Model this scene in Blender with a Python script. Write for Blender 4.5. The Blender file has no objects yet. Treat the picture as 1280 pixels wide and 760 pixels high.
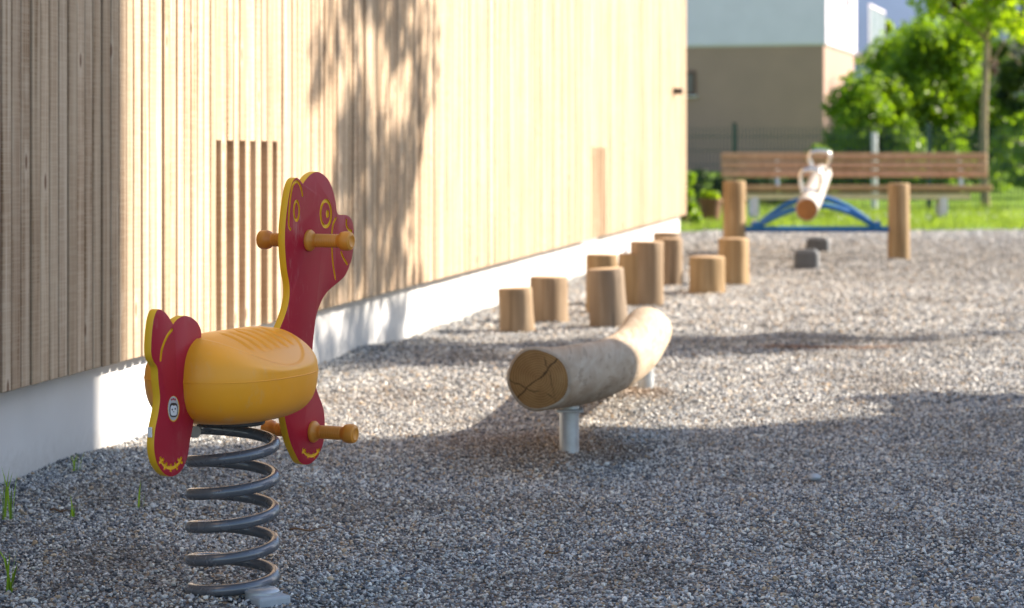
import bpy, bmesh, math, random
import numpy as np
from mathutils import Vector, Matrix

C = bpy.context.scene
COL = C.collection
R = math.radians
random.seed(7)
rng = np.random.default_rng(7)

# ------------------------------------------------------------------ camera, sky, sun, exposure
H = 0.92                       # lens height
FP = 2800.0                    # focal length in pixels of a 1280 wide frame
CX, HY = 640.0, 192.0          # principal column, horizon row
cam_d = bpy.data.cameras.new('camera')
cam = bpy.data.objects.new('camera', cam_d); COL.objects.link(cam)
cam.location = (0, 0, H); cam.rotation_euler = (R(90), 0, 0)
cam_d.sensor_width = 36; cam_d.lens = 36 * FP / 1280
cam_d.shift_y = -(380 - HY) / 1280
cam_d.clip_start = 0.05; cam_d.clip_end = 5000
cam_d.dof.use_dof = True; cam_d.dof.focus_distance = 4.92; cam_d.dof.aperture_fstop = 4.7
cam_d.dof.aperture_blades = 9
C.camera = cam

SUN_AZ, SUN_EL = 70.0, 30.0    # azimuth clockwise from +Y
world = bpy.data.worlds.new('World'); C.world = world; world.use_nodes = True
wn = world.node_tree
sky = wn.nodes.new('ShaderNodeTexSky'); sky.sky_type = 'NISHITA'; sky.sun_disc = False
sky.sun_elevation = R(SUN_EL); sky.sun_rotation = R(SUN_AZ)
sky.air_density = 1.0; sky.dust_density = 0.8; sky.ozone_density = 1.0
bg = wn.nodes['Background']; bg.inputs['Strength'].default_value = 0.094
wn.links.new(sky.outputs[0], bg.inputs['Color'])
sun_d = bpy.data.lights.new('sun', 'SUN'); sun = bpy.data.objects.new('sun', sun_d); COL.objects.link(sun)
sun_d.energy = 5.0; sun_d.angle = R(0.53); sun_d.color = (1.0, 0.89, 0.76)
sdir = Vector((math.sin(R(SUN_AZ)) * math.cos(R(SUN_EL)), math.cos(R(SUN_AZ)) * math.cos(R(SUN_EL)), math.sin(R(SUN_EL))))
sun.rotation_euler = sdir.to_track_quat('Z', 'Y').to_euler()
sun.location = (20, 20, 30)
C.view_settings.view_transform = 'Standard'; C.view_settings.look = 'None'
C.view_settings.exposure = 1.62; C.view_settings.gamma = 1.0
C.cycles.use_denoising = True
C.cycles.max_bounces = 8

# ------------------------------------------------------------------ helpers
def P(px, py, Y):              # a point at distance Y seen at a pixel of the photograph
    return Vector(((px - CX) / FP * Y, Y, H - (py - HY) / FP * Y))
def gz(x, y):                  # ground height
    x = np.asarray(x, float); y = np.asarray(y, float)
    z = .010 * np.sin(1.7 * x + .6 * y) * np.sin(1.1 * y - .4 * x) + .007 * np.sin(4.1 * x + 1.3 * y + 1) * np.sin(3.3 * y - 2 * x) + .006 * np.sin(9.3 * x + 2 * np.sin(2.1 * y)) * np.sin(8.1 * y + 1.7 * np.sin(3 * x) + 2) * np.clip((16 - y) / 5, 0, 1)
    for (mx, my, r, h) in ((.05, 6.95, .28, .03), (.42, 8.45, .25, .025), (.45, 7.3, .35, .02), (-.62, 4.6, .1, .012), (-.5, 9.9, .6, .03), (1.3, 10.4, .9, .02), (.3, 6.6, .3, -.02), (1.0, 7.4, .5, -.02)):
        z = z + h * np.exp(-((x - mx) ** 2 + (y - my) ** 2) / (2 * r * r))
    z = z - .006
    return z * np.clip((30 - y) / 6, 0, 1) + .021 * np.clip(y - 27, 0, 60) 
def g(x, y): return float(gz(x, y))

def tag(o, label=None, cat=None, group=None, kind=None):
    if label: o['label'] = label
    if cat: o['category'] = cat
    if group: o['group'] = group
    if kind: o['kind'] = kind
    return o
def empty(name, loc, label, cat, group=None, rz=0):
    o = bpy.data.objects.new(name, None); COL.objects.link(o)
    o.empty_display_size = .1
    o.location = loc; o.rotation_euler = (0, 0, rz)
    return tag(o, label, cat, group)
def mesh(name, v, f, mats, mi=None, smooth=False, sharp=None):
    me = bpy.data.meshes.new(name)
    me.from_pydata([tuple(p) for p in v], [], [tuple(q) for q in f])
    for m in (mats if isinstance(mats, (list, tuple)) else [mats]): me.materials.append(m)
    if mi is not None: me.polygons.foreach_set('material_index', mi)
    if smooth:
        me.polygons.foreach_set('use_smooth', [True] * len(me.polygons))
        if sharp: me.set_sharp_from_angle(angle=R(sharp))
    me.update()
    return me
def link(name, me, parent=None, loc=(0, 0, 0), rot=(0, 0, 0)):
    o = bpy.data.objects.new(name, me); COL.objects.link(o)
    o.parent = parent; o.location = loc; o.rotation_euler = rot
    return o
def join(parts):               # parts: (verts, faces) lists -> one
    V, F, n = [], [], 0
    for v, f in parts:
        V += [tuple(p) for p in v]; F += [tuple(i + n for i in q) for q in f]; n = len(V)
    return V, F
def box(c, s, bev=0.0, rz=0.0, seg=1):
    bm = bmesh.new(); bmesh.ops.create_cube(bm, size=1)
    bmesh.ops.scale(bm, vec=s, verts=bm.verts)
    if bev: bmesh.ops.bevel(bm, geom=bm.edges[:], offset=bev, segments=seg, profile=.5, affect='EDGES')
    if rz: bmesh.ops.rotate(bm, cent=(0, 0, 0), matrix=Matrix.Rotation(rz, 3, 'Z'), verts=bm.verts)
    bmesh.ops.translate(bm, vec=c, verts=bm.verts)
    bm.verts.index_update()
    v = [tuple(p.co) for p in bm.verts]; f = [tuple(q.index for q in p.verts) for p in bm.faces]
    bm.free(); return v, f
def tube(path, r, seg=12, caps=True):
    path = [Vector(p) for p in path]; n = len(path)
    rs = r if isinstance(r, (list, tuple)) else [r] * n
    V, F = [], []
    t0 = (path[1] - path[0]).normalized()
    up = Vector((0, 0, 1)) if abs(t0.z) < .9 else Vector((1, 0, 0))
    nx = t0.cross(up).normalized()
    for i, p in enumerate(path):
        t = (path[min(i + 1, n - 1)] - path[max(i - 1, 0)]).normalized()
        nx = (nx - t * nx.dot(t)).normalized(); ny = t.cross(nx)
        for k in range(seg):
            a = 2 * math.pi * k / seg
            V.append(p + (nx * math.cos(a) + ny * math.sin(a)) * rs[i])
    for i in range(n - 1):
        for k in range(seg):
            a, b = i * seg + k, i * seg + (k + 1) % seg
            F.append((a, b, b + seg, a + seg))
    if caps:
        F.append(tuple(range(seg))[::-1]); F.append(tuple(range((n - 1) * seg, n * seg)))
    return V, F
def lathe(prof, seg=24, axis='Z', org=(0, 0, 0)):     # prof: (radius, height)
    V, F = [], []
    n = len(prof)
    for (r, h) in prof:
        for k in range(seg):
            a = 2 * math.pi * k / seg
            x, y = r * math.cos(a), r * math.sin(a)
            p = (x, y, h) if axis == 'Z' else (x, h, y)
            V.append((p[0] + org[0], p[1] + org[1], p[2] + org[2]))
    for i in range(n - 1):
        for k in range(seg):
            a, b = i * seg + k, i * seg + (k + 1) % seg
            q = (a, b, b + seg, a + seg)
            F.append(q if axis == 'Z' else q[::-1])
    c0 = tuple(range(seg)); c1 = tuple(range((n - 1) * seg, n * seg))
    F.append(c0[::-1] if axis == 'Z' else c0); F.append(c1 if axis == 'Z' else c1[::-1])
    return V, F
def catmull(pts, sub=6, closed=True):
    pts = [np.array(p, float) for p in pts]; n = len(pts); out = []
    for i in range(n if closed else n - 1):
        p0 = pts[(i - 1) % n] if closed or i > 0 else pts[i]
        p1, p2 = pts[i], pts[(i + 1) % n]
        p3 = pts[(i + 2) % n] if closed or i + 2 < n else p2
        for k in range(sub):
            t = k / sub
            out.append(.5 * ((2 * p1) + (-p0 + p2) * t + (2 * p0 - 5 * p1 + 4 * p2 - p3) * t * t + (-p0 + 3 * p1 - 3 * p2 + p3) * t ** 3))
    if not closed: out.append(pts[-1])
    return np.array(out)

# ------------------------------------------------------------------ materials
def mat(name):
    m = bpy.data.materials.new(name); m.use_nodes = True
    nt = m.node_tree; b = nt.nodes['Principled BSDF']
    return m, nt, b
class N:                       # tiny node builder
    def __init__(s, nt): s.nt = nt
    def __call__(s, typ, ins=None, **kw):
        n = s.nt.nodes.new('ShaderNode' + typ)
        for k, v in kw.items(): setattr(n, k, v)
        for k, v in (ins or {}).items():
            if isinstance(v, bpy.types.NodeSocket): s.nt.links.new(v, n.inputs[k])
            else: n.inputs[k].default_value = v
        return n
    def link(s, a, b): s.nt.links.new(a, b)
    def ramp(s, fac, stops):
        n = s.nt.nodes.new('ShaderNodeValToRGB'); e = n.color_ramp.elements
        while len(e) > 1: e.remove(e[-1])
        e[0].position, e[0].color = stops[0][0], (*stops[0][1], 1)
        for p, c in stops[1:]:
            q = e.new(p); q.color = (*c, 1)
        s.nt.links.new(fac, n.inputs[0]); return n.outputs[0]
    def mix(s, fac, a, b, typ='MIX'):
        n = s.nt.nodes.new('ShaderNodeMix'); n.data_type = 'RGBA'; n.blend_type = typ
        for i, v in ((0, fac), (6, a), (7, b)):
            if isinstance(v, bpy.types.NodeSocket): s.nt.links.new(v, n.inputs[i])
            else: n.inputs[i].default_value = v if i == 0 else (*v, 1)
        return n.outputs[2]
    def math(s, op, a, b=0.0, clamp=False):
        n = s.nt.nodes.new('ShaderNodeMath'); n.operation = op; n.use_clamp = clamp
        for i, v in ((0, a), (1, b)):
            if isinstance(v, bpy.types.NodeSocket): s.nt.links.new(v, n.inputs[i])
            else: n.inputs[i].default_value = v
        return n.outputs[0]
def coords(n, scale, off=None, kind='Object'):
    tc = n('TexCoord'); v = tc.outputs[kind]
    if off is not None:
        v = n('VectorMath', {0: v, 1: off}, operation='ADD').outputs[0]
    return n('Mapping', {'Vector': v, 'Scale': scale}).outputs[0]
def bump(n, b, h, strength=.3, dist=.002):
    bp = n('Bump', {'Height': h, 'Strength': strength, 'Distance': dist}); n.link(bp.outputs[0], b.inputs['Normal'])

def plain(name, col, rough=.6, metal=0.0, var=.12, scale=6, bumpy=.15, bscale=120, spec=.5, wear=0, splash=0):
    m, nt, b = mat(name); n = N(nt)
    v = coords(n, (1, 1, 1))
    nz = n('TexNoise', {'Vector': v, 'Scale': scale, 'Detail': 6})
    lo = tuple(c * (1 - var) for c in col); hi = tuple(min(1, c * (1 + var)) for c in col)
    c = n.ramp(nz.outputs[0], [(.3, lo), (.7, hi)])
    if wear:                   # faint scuffs and dust
        w1 = n('TexNoise', {'Vector': coords(n, (1, 1, .35)), 'Scale': 34, 'Detail': 8, 'Roughness': .7})
        w2 = n('TexNoise', {'Vector': v, 'Scale': 5, 'Detail': 3})
        k = n.math('MULTIPLY', n.ramp(w1.outputs[0], [(.55, (0, 0, 0)), (.7, (1, 1, 1))]), n.ramp(w2.outputs[0], [(.42, (0, 0, 0)), (.62, (1, 1, 1))]))
        c = n.mix(n.math('MULTIPLY', k, wear), c, (.62, .55, .47))
    if splash:                 # grit splashed up from the gravel, and pores
        zz = n('SeparateXYZ', {0: n('TexCoord').outputs['Object']}).outputs[2]
        w1 = n('TexNoise', {'Vector': coords(n, (1, 1, 1)), 'Scale': 26, 'Detail': 8, 'Roughness': .75})
        w2 = n('TexNoise', {'Vector': coords(n, (1.2, 1.2, .6)), 'Scale': 2.5, 'Detail': 4})
        h = n.math('ADD', zz, n.math('MULTIPLY', n.math('SUBTRACT', w1.outputs[0], .5), .22))
        k = n.ramp(h, [(.0, (1, 1, 1)), (.085, (0, 0, 0))])
        c = n.mix(n.math('MULTIPLY', n.math('MULTIPLY', k, splash), w2.outputs[0]), c, (.2, .18, .155))
        po = n('TexVoronoi', {'Vector': coords(n, (1, 1, 1)), 'Scale': 9})
        c = n.mix(n.math('MULTIPLY', n.ramp(po.outputs['Distance'], [(.035, (1, 1, 1)), (.05, (0, 0, 0))]), .5), c, (.25, .24, .23))
    n.link(c, b.inputs['Base Color'])
    b.inputs['Roughness'].default_value = rough; b.inputs['Metallic'].default_value = metal
    b.inputs['Specular IOR Level'].default_value = spec
    if bumpy:
        z = n('TexNoise', {'Vector': v, 'Scale': bscale, 'Detail': 4}); bump(n, b, z.outputs[0], bumpy, .001)
        r = n.ramp(nz.outputs[0], [(.3, (max(0, rough - .08),) * 3), (.7, (min(1, rough + .1),) * 3)])
        n.link(r, b.inputs['Roughness'])
    return m

def wood_board(name, base, dark, pale, rnd=True, saw=.5, knots=True):
    m, nt, b = mat(name); n = N(nt)
    oi = n('ObjectInfo')
    off = n('CombineXYZ', {0: n.math('MULTIPLY', oi.outputs['Random'], 37.0), 1: n.math('MULTIPLY', oi.outputs['Random'], 91.0), 2: n.math('MULTIPLY', oi.outputs['Random'], 53.0)}).outputs[0]
    g1 = n('TexNoise', {'Vector': coords(n, (60, 40, 1.6), off), 'Scale': 1.0, 'Detail': 5, 'Distortion': .6})
    g2 = n('TexNoise', {'Vector': coords(n, (9, 9, .9), off), 'Scale': 1.0, 'Detail': 3})
    sawn = n('TexNoise', {'Vector': coords(n, (6, 6, 170), off), 'Scale': 1.0, 'Detail': 2})
    c = n.ramp(g1.outputs[0], [(.3, dark), (.5, base), (.72, pale)])
    c = n.mix(n.math('MULTIPLY', n.ramp(g2.outputs[0], [(.42, (0, 0, 0)), (.7, (1, 1, 1))]), .55), c, pale)
    sm = n.ramp(sawn.outputs[0], [(.45, (0, 0, 0)), (.62, (1, 1, 1))])
    c = n.mix(n.math('MULTIPLY', sm, saw * .5), c, tuple(min(1, p * 1.12) for p in pale))
    # board tone
    tone = n.ramp(oi.outputs['Random'], [(0, (.74, .68, .6)), (.2, (1.0, .99, .98)), (.4, (.88, .84, .78)), (.6, (1.1, 1.07, 1.02)), (.8, (.8, .76, .72)), (1, (1.04, 1.0, .96))])
    c = n.mix(1.0, c, tone, 'MULTIPLY')
    if knots:
        kv = n('TexVoronoi', {'Vector': coords(n, (15, 9, 5.5), off), 'Scale': 1.0, 'Randomness': 1.0})
        kc = n('SeparateColor', {0: kv.outputs['Color']})
        on = n.ramp(kc.outputs[0], [(.80, (0, 0, 0)), (.82, (1, 1, 1))])
        kk = n.math('MULTIPLY', on, n.ramp(kv.outputs['Distance'], [(.10, (1, 1, 1)), (.17, (0, 0, 0))]))
        halo = n.math('MULTIPLY', on, n.ramp(kv.outputs['Distance'], [(.15, (1, 1, 1)), (.42, (0, 0, 0))]))
        c = n.mix(n.math('MULTIPLY', halo, .45), c, tuple(min(1, x * 1.12) for x in pale))
        c = n.mix(n.math('MULTIPLY', kk, .85), c, (dark[0] * .6, dark[1] * .42, dark[2] * .33))
    n.link(c, b.inputs['Base Color'])
    b.inputs['Roughness'].default_value = .75; b.inputs['Specular IOR Level'].default_value = .25
    h = n.math('ADD', n.math('MULTIPLY', g1.outputs[0], .6), n.math('MULTIPLY', sawn.outputs[0], .7))
    bump(n, b, h, .45, .0012)
    return m

def log_side(name, base, dark, pale, axis=2, ck=.7, bl=.7, vary=0):
    m, nt, b = mat(name); n = N(nt)
    oi = n('ObjectInfo')
    off = n('CombineXYZ', {0: n.math('MULTIPLY', oi.outputs['Random'], 17.0), 1: n.math('MULTIPLY', oi.outputs['Random'], 31.0), 2: n.math('MULTIPLY', oi.outputs['Random'], 23.0)}).outputs[0]
    sc = [34, 34, 34]; sc[axis] = 2.0
    s2 = [5, 5, 5]; s2[axis] = 1.6
    s3 = [42, 42, 42]; s3[axis] = 1.1
    g1 = n('TexNoise', {'Vector': coords(n, sc, off), 'Scale': 1.0, 'Detail': 6, 'Distortion': .4})
    g2 = n('TexNoise', {'Vector': coords(n, s2, off), 'Scale': 1.0, 'Detail': 4})
    cr = n('TexNoise', {'Vector': coords(n, s3, off), 'Scale': 1.0, 'Detail': 3})
    c = n.ramp(g1.outputs[0], [(.3, dark), (.52, base), (.75, pale)])
    c = n.mix(n.ramp(g2.outputs[0], [(.42, (0, 0, 0)), (.68, (bl, bl, bl))]), c, tuple(x * .66 for x in base))
    crack = n.ramp(cr.outputs[0], [(.35, (1, 1, 1)), (.39, (0, 0, 0))])
    c = n.mix(n.math('MULTIPLY', crack, ck), c, tuple(x * .3 for x in dark))
    if vary:                   # each piece weathered to its own tone
        gt = n.ramp(oi.outputs['Random'], [(0, (.20, .165, .13)), (.35, (.30, .21, .12)), (.65, (.17, .125, .085)), (1, (.33, .25, .165))])
        c = n.mix(vary, c, gt)
    n.link(c, b.inputs['Base Color']); b.inputs['Roughness'].default_value = .8
    b.inputs['Specular IOR Level'].default_value = .2
    h = n.math('SUBTRACT', g1.outputs[0], n.math('MULTIPLY', crack, .8))
    bump(n, b, h, .5, .003)
    return m
def log_end(name, base, dark, axis=2, crack=None):
    m, nt, b = mat(name); n = N(nt)
    tc = n('TexCoord'); v = tc.outputs['Object']
    dis = n('TexNoise', {'Vector': v, 'Scale': 9, 'Detail': 3})
    sx = n('SeparateXYZ', {0: v})
    ii = [i for i in range(3) if i != axis]
    a_, b_ = sx.outputs[ii[0]], sx.outputs[ii[1]]
    rad = n.math('SQRT', n.math('ADD', n.math('MULTIPLY', a_, a_), n.math('MULTIPLY', b_, b_)))
    rr = n.math('ADD', rad, n.math('MULTIPLY', dis.outputs[0], .02))
    ring = n.math('SINE', n.math('MULTIPLY', rr, 900.0))
    rf = n.math('ADD', n.math('MULTIPLY', ring, .25), .5)
    bl = n('TexNoise', {'Vector': v, 'Scale': 22, 'Detail': 5})
    c = n.ramp(n.math('ADD', n.math('MULTIPLY', rf, .45), n.math('MULTIPLY', bl.outputs[0], .6)), [(.3, dark), (.75, base)])
    if crack:
        (nx_, ny_), w = crack, .0021
        d = n.math('ADD', n.math('MULTIPLY', a_, nx_), n.math('MULTIPLY', b_, ny_))
        wob = n('TexNoise', {'Vector': v, 'Scale': 16, 'Detail': 3})
        d = n.math('ABSOLUTE', n.math('ADD', d, n.math('MULTIPLY', n.math('SUBTRACT', wob.outputs[0], .5), .045)))
        k = n.ramp(d, [(w * .5, (1, 1, 1)), (w * 1.2, (0, 0, 0))])
        for (qx, qy, qo) in ((.35, .94, .03), (.97, .25, -.035)):
            d2 = n.math('ADD', n.math('ADD', n.math('MULTIPLY', a_, qx), n.math('MULTIPLY', b_, qy)), qo)
            d2 = n.math('ABSOLUTE', n.math('ADD', d2, n.math('MULTIPLY', n.math('SUBTRACT', wob.outputs[0], .5), .05)))
            kq = n.math('MULTIPLY', n.ramp(d2, [(w * .2, (1, 1, 1)), (w * .6, (0, 0, 0))]), n.ramp(bl.outputs[0], [(.45, (0, 0, 0)), (.55, (.8, .8, .8))]))
            k = n.math('MAXIMUM', k, kq)
        rim = n.ramp(rad, [(.078, (0, 0, 0)), (.092, (1, 1, 1))])
        c = n.mix(n.math('MULTIPLY', rim, .6), c, tuple(x * .55 for x in dark))
        c = n.mix(n.math('MULTIPLY', k, .9), c, tuple(x * .12 for x in dark))
    n.link(c, b.inputs['Base Color']); b.inputs['Roughness'].default_value = .75
    b.inputs['Specular IOR Level'].default_value = .25
    bump(n, b, rf, .25, .001)
    return m

def leaf_mat(name, lo, hi, trans=.45):
    m, nt, b = mat(name); n = N(nt)
    at = n('Attribute', attribute_name='tone')
    v = coords(n, (1, 1, 1))
    nz = n('TexNoise', {'Vector': v, 'Scale': 2.2, 'Detail': 3})
    f = n.math('ADD', n.math('MULTIPLY', at.outputs['Fac'], .6), n.math('MULTIPLY', nz.outputs[0], .5))
    c = n.ramp(f, [(.2, lo), (.85, hi)])
    n.link(c, b.inputs['Base Color']); b.inputs['Roughness'].default_value = .45
    b.inputs['Specular IOR Level'].default_value = .35
    tr = n('BsdfTranslucent'); 
    tcx = n.mix(1.0, c, (1.9, 1.9, .6), 'MULTIPLY'); n.link(tcx, tr.inputs['Color'])
    mx = n('MixShader', {0: trans}); out = nt.nodes['Material Output']
    n.link(b.outputs[0], mx.inputs[1]); n.link(tr.outputs[0], mx.inputs[2]); n.link(mx.outputs[0], out.inputs[0])
    return m

def gravel_colour(n, rnd, loc):
    # stone colour by a random number; stained and other darker patches by place
    c = n.ramp(rnd, [(0, (.045, .052, .066)), (.18, (.115, .127, .152)), (.4, (.285, .30, .325)), (.63, (.46, .465, .48)), (.82, (.62, .62, .615)), (.88, (.36, .265, .175)), (.93, (.49, .39, .285)), (.96, (.76, .75, .72)), (1, (.64, .63, .6))])
    p = n('TexNoise', {'Vector': loc, 'Scale': 1.6, 'Detail': 5, 'Roughness': .6})
    pm = n.ramp(p.outputs[0], [(.5, (0, 0, 0)), (.68, (1, 1, 1))])
    c = n.mix(1.0, c, (1.22, 1.19, 1.11), 'MULTIPLY')
    c = n.mix(n.math('MULTIPLY', pm, .45), c, (.19, .15, .11))
    sx = n('SeparateXYZ', {0: loc})
    for (mx, my, rx, ry, k, colr) in ((.02, 7.05, .35, .42, .55, (.24, .15, .085)), (.47, 8.45, .16, .25, .75, (.28, .17, .08)), (1.48, 10.5, .42, .09, .95, (.3, .13, .045)), (1.5, 10.9, 1.2, .6, .35, (.12, .09, .06)), (3.2, 20.5, 6.5, 5.5, .5, (.15, .13, .105)), (-.3, 10.6, .9, .7, .3, (.11, .08, .055)), (.3, 6.95, .15, .2, .5, (.26, .15, .07))):
        dx = n.math('DIVIDE', n.math('SUBTRACT', sx.outputs[0], mx), rx); dy = n.math('DIVIDE', n.math('SUBTRACT', sx.outputs[1], my), ry)
        d = n.math('ADD', n.math('MULTIPLY', dx, dx), n.math('MULTIPLY', dy, dy))
        d = n.math('ADD', d, n.math('MULTIPLY', n.math('SUBTRACT', p.outputs[0], .5), 1.6))
        w = n.ramp(d, [(0, (1, 1, 1)), (1, (0, 0, 0))])
        c = n.mix(n.math('MULTIPLY', w, k), c, colr)
    return c
def gravel_sheet_mat():
    m, nt, b = mat('gravel_bed'); n = N(nt)
    tc = n('TexCoord'); v = tc.outputs['Object']
    vo = n('TexVoronoi', {'Vector': v, 'Scale': 70}); 
    wn_ = n('SeparateColor', {0: vo.outputs['Color']})
    c = gravel_colour(n, wn_.outputs[0], v)
    edge = n.ramp(vo.outputs['Distance'], [(.25, (.7, .68, .65)), (.75, (.25, .24, .23))])  # dark fines, with the shade of gaps between stones painted in
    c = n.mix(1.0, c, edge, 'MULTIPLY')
    n.link(c, b.inputs['Base Color']); b.inputs['Roughness'].default_value = .85
    b.inputs['Specular IOR Level'].default_value = .3
    h = n.math('SUBTRACT', 1.0, vo.outputs['Distance'])
    bump(n, b, h, .9, .012)
    return m
def pebble_mat():
    m, nt, b = mat('pebble'); n = N(nt)
    oi = n('ObjectInfo')
    c = gravel_colour(n, oi.outputs['Random'], oi.outputs['Location'])
    nz = n('TexNoise', {'Vector': coords(n, (1, 1, 1)), 'Scale': 3.0, 'Detail': 4})
    c = n.mix(1.0, c, n.ramp(nz.outputs[0], [(.3, (.75, .75, .75)), (.7, (1.2, 1.2, 1.2))]), 'MULTIPLY')
    n.link(c, b.inputs['Base Color']); b.inputs['Roughness'].default_value = .6
    b.inputs['Specular IOR Level'].default_value = .45
    return m

M = {}
M['board'] = wood_board('larch_board', (.42, .305, .205), (.23, .14, .072), (.55, .45, .335))
M['batten_back'] = plain('board_underlay', (.34, .225, .13), .9)
M['concrete'] = plain('plinth_concrete', (.55, .55, .545), .8, var=.07, scale=3, bumpy=.15, bscale=60, splash=.55)
M['gravel'] = gravel_sheet_mat(); M['pebble'] = pebble_mat()
M['red'] = plain('red_panel', (.38, .010, .029), .42, var=.07, bumpy=.12, bscale=900, spec=.3, wear=.22)
M['yellow'] = plain('yellow_panel', (.80, .46, .012), .45, var=.05, bumpy=.1, bscale=600)
M['seat'] = plain('seat_plastic', (.94, .385, .02), .34, var=.05, bumpy=.1, bscale=700, spec=.45, wear=.25)
M['grip'] = plain('grip_plastic', (.68, .27, .03), .4, var=.06, bumpy=.08, bscale=500)
M['spring'] = plain('spring_steel', (0.15, 0.159, 0.179), .24, metal=.35, var=.06, scale=30, bumpy=.04, bscale=300, wear=.18)
M['dark_metal'] = plain('dark_plate', (.05, .052, .058), .45, metal=.3)
M['galv'] = plain('galvanised_steel', (0.527, 0.558, 0.576), .45, metal=.6, var=.15, scale=25)
M['footing'] = plain('footing_concrete', (0.378, 0.405, 0.432), .75, var=.15, scale=20, bumpy=.4, bscale=150)
M['log'] = log_side('weathered_log', (.42, .335, .245), (.34, .26, .18), (.50, .425, .335), 1, .3, .35)
M['log_end'] = log_end('log_end_grain', (.36, .20, .075), (.21, .105, .034), 1, crack=((.72, -.69)))
M['stump'] = log_side('stump_side', (.30, .215, .14), (.18, .118, .07), (.44, .355, .255), 2, .8, .8, .45)
M['stump_top'] = log_end('stump_end_grain', (0.572, 0.416, 0.261), (0.374, 0.24, 0.125), 2)  # end grain lightened in colour so the tops look sunlit
M['post'] = log_side('post_side', (.34, .235, .125), (.25, .155, .072), (.44, .33, .20), 2, .8, .7)
M['seesaw_end'] = log_end('seesaw_end_grain', (0.353, 0.167, 0.0588), (0.235, 0.098, 0.0343), 1)
M['seesaw_log'] = log_side('seesaw_log', (0.435, 0.407, 0.364), (0.364, 0.33, 0.288), (0.492, 0.471, 0.435), 1)
M['blue'] = plain('blue_paint', (.008, .125, .36), .5, var=.08)
M['steel'] = plain('polished_steel', (0.612, 0.612, 0.612), .22, metal=1.0, var=.05, bumpy=0)
M['rubber'] = plain('rubber', (0.0975, 0.104, 0.111), .75, var=.2, bumpy=.4)
M['bench'] = wood_board('bench_slat', (0.456, 0.272, 0.164), (0.347, 0.196, 0.109), (0.566, 0.36, 0.229), saw=.1, knots=False)
M['bench_pale'] = wood_board('bench_rail', (.74, .60, .42), (.62, .48, .32), (.80, .68, .5), saw=.1, knots=False)
M['taupe'] = plain('taupe_render', (.37, .235, .185), .9, var=.07, scale=1.5, bumpy=.2, bscale=40)
M['white'] = plain('white_cladding', (.72, .65, .74), .8, var=.04, scale=2)
M['pale_house'] = plain('pale_blue_render', (0.412, 0.49, 0.549), .9, var=.05)
M['roof'] = plain('roof_tile', (.12, .1, .1), .85, var=.2)
M['window_frame'] = plain('brown_window_frame', (.11, .045, .03), .6)
M['glass'] = plain('window_glass', (.05, .06, .07), .08, var=.02, bumpy=0)
M['frosted'] = plain('balcony_glass', (.22, .27, .29), .25, var=.04, bumpy=0)
M['alu'] = plain('aluminium', (.6, .61, .62), .4, metal=.5, var=.05)
M['black'] = plain('black_plastic', (.02, .02, .02), .4, var=.1)
M['fence'] = plain('fence_green', (.035, .075, .06), .5, var=.1)
M['terracotta'] = plain('planter_wood', (.16, .075, .035), .8, var=.2)
M['bark'] = log_side('bark', (0.338, 0.263, 0.169), (0.169, 0.127, 0.0761), (0.507, 0.406, 0.27), 2)
M['lawn'] = plain('lawn_soil', (0.143, 0.234, 0.0325), .95, var=.5, scale=12, bumpy=.3, bscale=90, spec=.05)
M['blade'] = leaf_mat('grass_blade', (.09, .15, .025), (.24, .32, .075), .4)
M['weed'] = leaf_mat('weed_blade', (0.091, 0.182, 0.0156), (0.286, 0.442, 0.0455), .4)
M['leaf_bright'] = leaf_mat('leaf_bright', (.04, .095, .008), (.24, .36, .02), .52)
M['leaf_lime'] = leaf_mat('leaf_lime', (0.104, 0.182, 0.0104), (0.286, 0.377, 0.0208), .6)
M['leaf_dark'] = leaf_mat('leaf_dark', (0.0182, 0.0455, 0.0078), (0.065, 0.111, 0.0156), .35)
M['leaf_red'] = leaf_mat('leaf_red', (0.0234, 0.0078, 0.0117), (0.078, 0.0234, 0.026), .35)
M['twig'] = plain('dry_twig', (.16, .09, .045), .85, var=.3)
M['petal'] = plain('petal', (0.525, 0.525, 0.504), .6, var=.05)
M['hill'] = plain('far_hillside', (0.0825, 0.128, 0.21), 1.0, var=.25, scale=.02, bumpy=.6, bscale=.05)  # distance haze is put into the base colour as blue
M['sticker_grey'] = plain('sticker_grey', (.45, .46, .48), .4, var=.04)
M['sticker_white'] = plain('sticker_white', (.72, .73, .74), .4, var=.03)

# ------------------------------------------------------------------ the ground
def axis_pts(segs):
    out = []
    for a, b, s in segs: out += list(np.arange(a, b, s))
    out.append(segs[-1][1]); return np.array(out)
def sheet(name, xs, ys, zf, m, kind='structure'):
    X, Y = np.meshgrid(xs, ys); Z = zf(X, Y)
    v = np.stack([X.ravel(), Y.ravel(), Z.ravel()], 1)
    nx, ny = len(xs), len(ys)
    i = np.arange(nx - 1)[None, :] + nx * np.arange(ny - 1)[:, None]; i = i.ravel()
    f = np.stack([i, i + 1, i + nx + 1, i + nx], 1)
    me = bpy.data.meshes.new(name)
    me.vertices.add(len(v)); me.vertices.foreach_set('co', v.ravel())
    me.loops.add(f.size); me.loops.foreach_set('vertex_index', f.ravel())
    me.polygons.add(len(f)); me.polygons.foreach_set('loop_start', np.arange(0, f.size, 4)); 
    me.polygons.foreach_set('use_smooth', np.ones(len(f), bool))
    me.materials.append(m); me.update(calc_edges=True)
    return tag(link(name, me), kind=kind)
def far_z(x, y): return gz(x, y)
ground = sheet('ground', axis_pts([(-1500, -60, 120), (-60, -6, 6), (-6, -2.4, .4), (-2.4, 5, .06), (5, 20, 1), (20, 80, 6), (80, 1500, 142)]),
               axis_pts([(-400, -40, 60), (-40, 0, 4), (0, 3.4, .4), (3.4, 14, .06), (14, 30, .25), (30, 90, 5), (90, 2000, 190)]),
               lambda X, Y: gz(X, Y), M['gravel'])
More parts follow.
